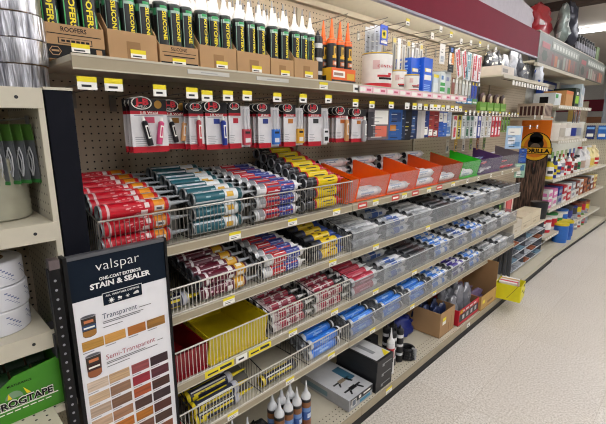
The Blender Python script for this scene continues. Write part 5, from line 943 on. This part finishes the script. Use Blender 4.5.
for i, (a, b_, c_) in enumerate(W): tub(.12 + .235 * i, -.13, .2505, .085, .17 + .02 * (i % 3), a, b_, c_, f'{CN[a]} tub with {CN[c_]} lid, {ORD[i]} along the low far shelf')
for i in range(5): carton_box(fpt(.1 + .15 * i, -.15, 0)[0], fpt(.1 + .15 * i, -.02, 0)[0], fpt(.1 + .15 * i, 0, 0)[1] - .065, fpt(.1 + .15 * i, 0, 0)[1] + .06, .2505, .30, M('dcd8d4', .5), f'small white box at the front of the low far shelf, {ORD[i]} along', [('y', .2, .8, .2, .8, M(['3a3a40', 'c02030'][i % 2], .5)), ('x', .2, .8, .3, .7, M('c02030', .5))]) if i < 0 else None
for i in range(2): tub(.62 + .21 * i, .0, .0905, .09, .25, '2a6ac0', ['2a6ac0', '1f58b0'][i], 'd9c41e', f'blue tub with yellow lid on the far base deck, {["left", "right"][i]} of two')
for i in range(6): bottle(1.12 + .19 * i, -.08, .0905, .07, .22, ['5a5f66', '6a6f74', '8d9298', 'b04a30', '5f8a4a', '8a8f96'][i], ['9aa0a8', '9aa0a8', 'e8e6e2', 'e8e6e2', 'c02030', '9aa0a8'][i], '9aa0a8', f'{["dark grey", "mid grey", "light grey", "orange red", "green", "silver grey"][i]} container on the far base deck', neck=.7)
for i in range(5): tub(.12 + .235 * i, -.13, 1.4005, .10, .20, 'd9d2c6', ['d9d2c6', 'b9b2a6', 'e8e6e2', '2a3a8c', '9aa0a8'][i], 'e0dacd', f'{["cream", "tan labelled", "white labelled", "navy labelled", "grey labelled"][i]} pail on the upper far shelf', 'pail', 'pail')
for i in range(6): bottle(.10 + .19 * i, -.03, 1.225, .035, .13, '8ab05a', 'c4d49a', '5a7a3a', f'green topped pack below the upper far shelf, {ORD[i]} along', neck=.6) if False else None
carton_box(fpt(.25, -.30, 0)[0], fpt(.25, -.08, 0)[0], 5.30, 5.55, 1.791, 1.93, M('dfe4e4', .45), 'white and green box on the highest far shelf', [('x', .1, .5, .6, .9, GRN), ('y', .3, .7, .2, .7, BLACK)])
carton_box(fpt(.6, -.30, 0)[0], fpt(.6, -.06, 0)[0], 5.62, 5.95, 1.791, 1.97, M('c8945a', .6), 'tan cardboard box on the highest far shelf', [('x', 0, 1, .8, 1, M('d9783a', .5)), ('y', .1, .9, .2, .7, M('b98048', .6))])
carton_box(fpt(.9, -.30, 0)[0], fpt(.9, -.06, 0)[0], 6.0, 6.22, 1.791, 2.02, M('22342a', .5), 'dark box with a bright green swirl on the highest far shelf', [('x', .15, .9, .2, .6, M('9ad03a', .5)), ('x', .3, .7, .65, .8, TAGW)])
carton_box(fpt(.5, -.38, 0)[0], fpt(.5, -.31, 0)[0], 5.62, 6.2, 1.791, 2.10, M('2a50b8', .5), 'long blue box at the back of the highest far shelf', [('x', .1, .9, .7, .9, TAGW)])
for i in range(3): carton_box(fpt(1.12, -.30, 0)[0], fpt(1.12, -.06, 0)[0], 6.26 + .06 * i, 6.31 + .06 * i, 1.791, 2.08 - .02 * i, M(['cfdde2', 'b9ccd4', 'dfe6ea'][i], .35), f'slim pale blue white pack on the highest far shelf, {ORD[i]} from left', [('x', .2, .8, .2, .6, TAGW)])
for i in range(6): pack(fpt(0, -.02, 0)[0], 5.30 + .2 * i, 1.28, .10, .12, M(['6f9a4a', '7aa04e', '86a858', '8a9a6a', '4a6a9a', '3a5a9c'][i], .45), f'{["green", "light green", "pale green", "olive", "blue", "deep blue"][i]} pack hanging below the upper far shelf', [(.1, .9, .1, .4, TAGW)])
for i in range(6): pack(fpt(0, -.22, 0)[0] + .02, 5.32 + .19 * i, 1.17, .13, .16, M(['2a2422', '1f2026', '4a4a50', '33343a', '5a4a4a', '2a2c36'][i], .45), f'dark hanging pack behind the jug shelf bottles, {ORD[i]} from left', [(.2, .8, .5, .8, M(['b0402e', '9a9aa0', 'd0d0d0', '8a4a4a', 'c0c0c8', '4a5a9a'][i], .5))])
# tool packs, hanging blue packs on the end panel, timber posts behind
for i in range(4): pack(fpt(1.32 + .1 * i, -.2, 0)[0], fpt(1.32 + .1 * i, 0, 0)[1], 1.80, .07, .30, M(['4a4c52', '8a8c90', '6a4a3a', '9a9ca0'][i], .4, .2), f'{["charcoal", "silver", "brown handled", "pale steel"][i]} tool pack hanging at the end of the tall unit', [(.2, .8, .02, .12, TAGW), (.3, .7, .7, .95, M('b0502a', .5))])
for i in range(4):
    xx = fpt(2.86, -.30 + .16 * i, 0)[0]; mb = MB(); mb.box(-.06, .06, -.02, 0, -.22, 0, M(['20306a', '2a6ac0', '3a78cc', 'c8384a'][i], .4)); mb.quad((-.045, -.0208, -.18), (.09, 0, 0), (0, 0, .05), TAGW); mb.quad((-.05, -.0208, -.06), (.1, 0, 0), (0, 0, .035), M('7ab0e8', .5)); single(mb, 'hanging_package', ['navy pack hanging on the perforated end panel', 'blue pack hanging on the perforated end panel', 'lighter blue pack hanging on the perforated end panel', 'red pack hanging on the perforated end panel'][i], 'package', None, (xx, fpt(2.86, 0, 0)[1] - .012, 1.56))
for i, (x, y, c_, h) in enumerate([(-2.25, 10.6, 'b99a52', 2.15), (-2.05, 10.7, 'c9b9a0', 2.05), (-1.62, 10.5, '8d9096', 2.5)]): mb = MB(); mb.box(-.06, .06, -.05, .05, 0, h, M(c_, .6)); single(mb, 'post', ['yellow timber post in the background right', 'pale timber post in the background right', 'grey metal post at the right edge in the background'][i], 'post', None, (x, y, 0))
mb = MB(); mb.box(-2.3, 1., 12.4, 12.6, 0, 1.75, M('8a5a3a', .6)); mb.box(-2.3, 1., 12.38, 12.4, 1.3, 1.6, M('4a2c20', .6)); single(mb, 'counter', 'brown wooden counter far behind the posts', 'counter')
# display at the far right edge
rs = thing('floor_display', 'small floor rack of red-brown jugs past the end panel', 'rack', (-.72, 9.4, 0)); mb = MB(); mb.box(-.3, .35, -.2, .2, .05, .09, CREAM); mb.box(-.3, .35, -.2, .2, .55, .58, CREAM); mb.build('shelf', rs); mb = MB(); mb.box(-.3, .35, .2, .22, 0, 1.1, M('a8a090', .5)); mb.build('back_panel', rs)
for i in range(3):
    for l in range(2): tt = (-.92 + .2 * i, 9.32, [.0905, .5805][l]); t = thing('jug', f'red-brown and white jug on the small floor rack, {["lower", "upper"][l]} shelf, {ORD[i]}', 'jug', tt); mb = MB(); c_ = M('9a4a3a', .4); mb.lathe((0, 0, 0), (0, 0, 1), [(0, .08, c_), (.2, .085, c_), (.3, .03, c_), (.33, .03, TAGW)], 14, cap0=c_, cap1=TAGW); mb.patch((0, 0, 0), (0, 0, 1), (0, -1, 0), .0865, .05, .17, -70, 70, TAGW, 6); mb.build('jug_body', t); mb = MB(); mb.cyl((0, 0, .33), (0, 0, .35), .034, TAGW, 10); mb.build('cap', t)

# ================================================================ left tape bay
for c_, yc in enumerate((.266, .110, -.046)):
    for k in range(4):
        mb = MB(); mb.lathe((0, 0, 0), (0, 0, 1), [(0, .040, KRAFT), (0, .073, FOIL), (.002, .075, FOIL), (.058, .075, FOIL), (.060, .073, FOIL), (.060, .040, KRAFT), (0, .040, KRAFT)], 32)
        single(mb, 'foil_tape_roll', f'wrapped silver foil tape roll, {["lowest", "second", "third", "topmost"][k]} of the {["right", "middle", "left"][c_]} stack', 'tape roll', None, (-1.335 + jr.uniform(-.003, .003), yc + jr.uniform(-.003, .003), 1.6865 + .0615 * k), (0, 0, jr.uniform(0, 6)))
rail_ = thing('hanging_rail', 'wire rail carrying green brush packs under the foil tape', 'rail'); mb = MB(); mb.wire([(-1.325, -.5, 1.578), (-1.325, .272, 1.578)], .0025, WIRE); mb.wire([(-1.345, -.5, 1.606), (-1.345, .19, 1.604), (-1.335, .268, 1.612)], .003, M('9a9a98', .5)); mb.build('rail_wire', rail_)
mb = MB(); mb.box(-1.335, -1.328, .268, .277, 1.56, 1.62, M('8d8f90', .35, .7)); mb.build('bracket', rail_)
for i in range(9):
    y = .262 - .0235 * i; t = thing('hanging_package', f'slim green and clear loop pack on the wire rail, {ORD[i]} from the pillar', 'package', (-1.30, y, 1.60), (0, .05, -1.0)); gm = M('456c2a', .45)
    mb = MB(); mb.prism([(0, -.016, -.003), (0, .016, -.003), (0, .018, -.045), (0, -.018, -.045)], (.004, 0, 0), gm); mb.box(0, .003, -.018, .018, -.160, -.150, M('2f7a34', .5)); mb.box(0, .002, -.018, .018, -.150, -.045, M('5a5d60', .4)); mb.build('card', t)
    mb = MB(); mb.wire([(.005, 0, -.14), (.006, .008, -.118), (.006, .010, -.085), (.005, .003, -.062), (.005, -.007, -.085), (.005, -.008, -.118), (.005, 0, -.14)], .0016, M('c4c6c8', .4), 6); mb.wire([(.005, -.003, -.14), (.006, .004, -.10), (.005, -.004, -.07)], .0015, M('b4b6b8', .4), 6); mb.build('loop', t)
cont = glassy('b9b6a0', .75, 'cloudy_plastic', .35)
for i in range(2):
    t = thing('plastic_tub', f'cloudy clear ribbed tub on the second tape shelf, {["right", "left"][i]} of two', 'tub', (-1.375, .185 - .17 * i, 1.342)); mb = MB(); pr = [(0, .07, cont)]
    for k in range(9): pr += [(.004 + .016 * k, .076, cont), (.012 + .016 * k, .078, cont)]
    pr += [(.155, .076, cont)]; mb.lathe((0, 0, 0), (0, 0, 1), pr, 28, cap0=cont); mb.build('tub_body', t); mb = MB(); mb.lathe((0, 0, .155), (0, 0, 1), [(0, .08, cont), (.012, .08, cont)], 28, cap0=cont, cap1=cont); mb.build('lid', t)
WT = M('dcdce0', .55, var=.03); BP = M('6f789c', .5)
for c_, yc in enumerate((.115, -.055)):
    for k in range(3):
        t = thing('tape_roll', f'white wrapped tape roll with blue print, {["lowest", "middle", "top"][k]} of the {["right", "left"][c_]} stack', 'tape roll', (-1.34, yc + .02 + .004 * (k % 2), 1.0405 + .0675 * k)); mb = MB()
        mb.lathe((0, 0, 0), (0, 0, 1), [(0, .038, KRAFT), (0, .076, WT), (.003, .079, WT), (.063, .079, WT), (.066, .076, WT), (.066, .038, KRAFT), (0, .038, KRAFT)], 30)
        for s_ in range(4):
            a0 = -75 + s_ * 42
            for q in range(5): mb.patch((0, 0, 0), (0, 0, 1), (1, 0, 0), .0797, .048 - .006 * q, .0515 - .006 * q, a0 + 5 * q, a0 + 5 * q + 5.5, BP, 2)
            for q in range(5): mb.patch((0, 0, 0), (0, 0, 1), (1, 0, 0), .0797, .033 - .005 * q, .0345 - .005 * q, a0 + 5 * q, a0 + 5 * q + 6, BP, 2)
        mb.build('roll', t)
# green tape carton
FG = M('3f8a1c', .42, var=.03); fz = .8165
ft = thing('tape_carton', 'bright green FROGTAPE display carton on the lower left shelf', 'box', (0, 0, 0))
mb = MB(); mb.box(-1.52, -1.21, -.30, .246, fz, fz + .004, FG); mb.build('bottom', ft)
mb = MB(); mb.prism([(-1.214, -.30, fz + .004), (-1.214, .246, fz + .004), (-1.214, .246, fz + .146), (-1.214, .135, fz + .130), (-1.214, .10, fz + .105), (-1.214, -.30, fz + .105)], (.004, 0, 0), FG); xx = -1.2092
mb.text('FROGTAPE', (xx + .0006, .084, fz + .046), Y3, (0, -.0, 1), .021, TAGW, width=.136, bold=.07); mb.text('FROGTAPE', (xx + .0014, .086, fz + .0465), Y3, Z3, .019, BLACK, width=.132, bold=.035); mb.quad((xx, .03, fz + .040), (0, .20, 0), (0, 0, .003), TAGW); [mb.quad((xx, .09 + .018 * q, fz + .031), (0, .014, 0), (0, 0, .003), TAGW) for q in range(7)]
mb.text('MULTI-SURFACE', (xx, .118, fz + .104), Y3, Z3, .006, BLACK, width=.055, bold=.02)
mb.poly([(xx, .13 + .02 * math.cos(PI * i / 8), fz + .070 + .02 * math.sin(PI * i / 8)) for i in range(9)], M('7a9a7a', .5)); mb.poly([(xx + .0004, .115, fz + .07), (xx + .0004, .125, fz + .07), (xx + .0004, .118, fz + .088)], YEL); mb.poly([(xx + .0004, .158, fz + .07), (xx + .0004, .168, fz + .07), (xx + .0004, .152, fz + .092)], YEL)
mb.build('front_panel', ft)
mb = MB(); mb.box(-1.52, -1.516, -.30, .246, fz + .004, fz + .16, FG); mb.build('back_panel', ft)
for ya in (-.30, .242):
    mb = MB(); mb.box(-1.516, -1.214, ya, ya + .004, fz + .004, fz + .146, FG); mb.build('side_panel', ft)
for i in range(4):
    for l in range(2):
        mb = MB(); dg = M('1c3a1c', .5); dg2 = M('2c5228', .45); mb.lathe((0, 0, 0), (0, 1, 0), [(0, .02, KRAFT), (0, .05, dg), (.046, .05, dg2), (.046, .02, KRAFT), (0, .02, KRAFT)], 24); single(mb, 'tape_roll', f'dark green tape roll in the green carton, {ORD[i]} from the right, {["front", "back"][l]}', 'tape roll', None, (-1.285 - .108 * l, .188 - .052 * i, fz + .0555))
# ---------------------------------------------------------------- groups: repeats of one kind in one place
GR = {'peg_hook': 'wire peg hooks on the pegboard', 'adhesive_card': 'adhesive cards under the top shelf', 'hanging_package': 'packages hanging on pegs', 'blister_pack': 'flat packages in the far bins', 'plastic_bag': 'plastic bags and pouches', 'foil_tape_roll': 'foil tape rolls on the left top shelf', 'tape_roll': 'tape rolls in the left bay', 'plastic_bin': 'plastic bins on the shelves', 'wire_basket': 'wire baskets of the nearest bay', 'shelving_bay': 'shelving bays along the aisle', 'bottle': 'bottles', 'tub': 'tubs on the far shelves', 'jug': 'gallon jugs', 'pail': 'pails on the upper far shelf', 'carton': 'cartons and boxes', 'gun_box': 'tool boxes on the deck', 'glue_can': 'cans on the top shelf', 'sandpaper_stack': 'sheet stacks in the tray rack', 'grey_strip': 'grey strips beside the rack', 'leaflet_pad': 'leaflet pads in the yellow box', 'ceiling_light': 'ceiling lights', 'canopy_light': 'tube lights under the canopy', 'bin_front': 'clear bin fronts', 'post': 'posts in the background', 'plastic_tub': 'plastic tubs in the left bay'}
for o in [o for o in SC.objects if o.parent is None and 'label' in o and 'group' not in o]:
    k = o.name.split('.')[0]; l = o['label']
    if k == 'caulk_tube':
        tl = l.split(', ')
        o['group'] = ('sealant tubes standing in cartons' if 'carton' in l else 'white-capped tubes standing on the deck' if 'white-' in l and 'rust' in l else 'orange-capped tubes' if 'orange-capped' in l else 'white tubes at the coloured bins' if 'orange bin' in l or 'green bin' in l else 'black and white tubes on the deck' if 'banded' in l else 'tubes in the clear bins of the ' + l.split('of the ')[-1] if 'clear bin' in l else tl[0] + 's in the basket')
    elif k in GR: o['group'] = GR[k]
# ================================================================ camera, world, exposure
cam = bpy.data.cameras.new('camera'); co = bpy.data.objects.new('camera', cam); COL.objects.link(co)
cam.sensor_width = 36; cam.lens = 405 / 606 * 36; cam.clip_start = .02
co.location = (0, 0, 1.6); co.rotation_euler = (R(90 - 12.394), 0, R(44.815)); SC.camera = co
w = bpy.data.worlds.new('store_ambient'); SC.world = w; w.use_nodes = True
w.node_tree.nodes['Background'].inputs[0].default_value = (1, 1, 1, 1); w.node_tree.nodes['Background'].inputs[1].default_value = .11
SC.view_settings.view_transform = 'Standard'; SC.view_settings.look = 'None'; SC.view_settings.exposure = 0; SC.view_settings.gamma = 1; SC.view_settings.use_curve_mapping = False
SC.cycles.use_denoising = True; SC.cycles.filter_width = 1.1; SC.cycles.max_bounces = 6; SC.cycles.transparent_max_bounces = 12
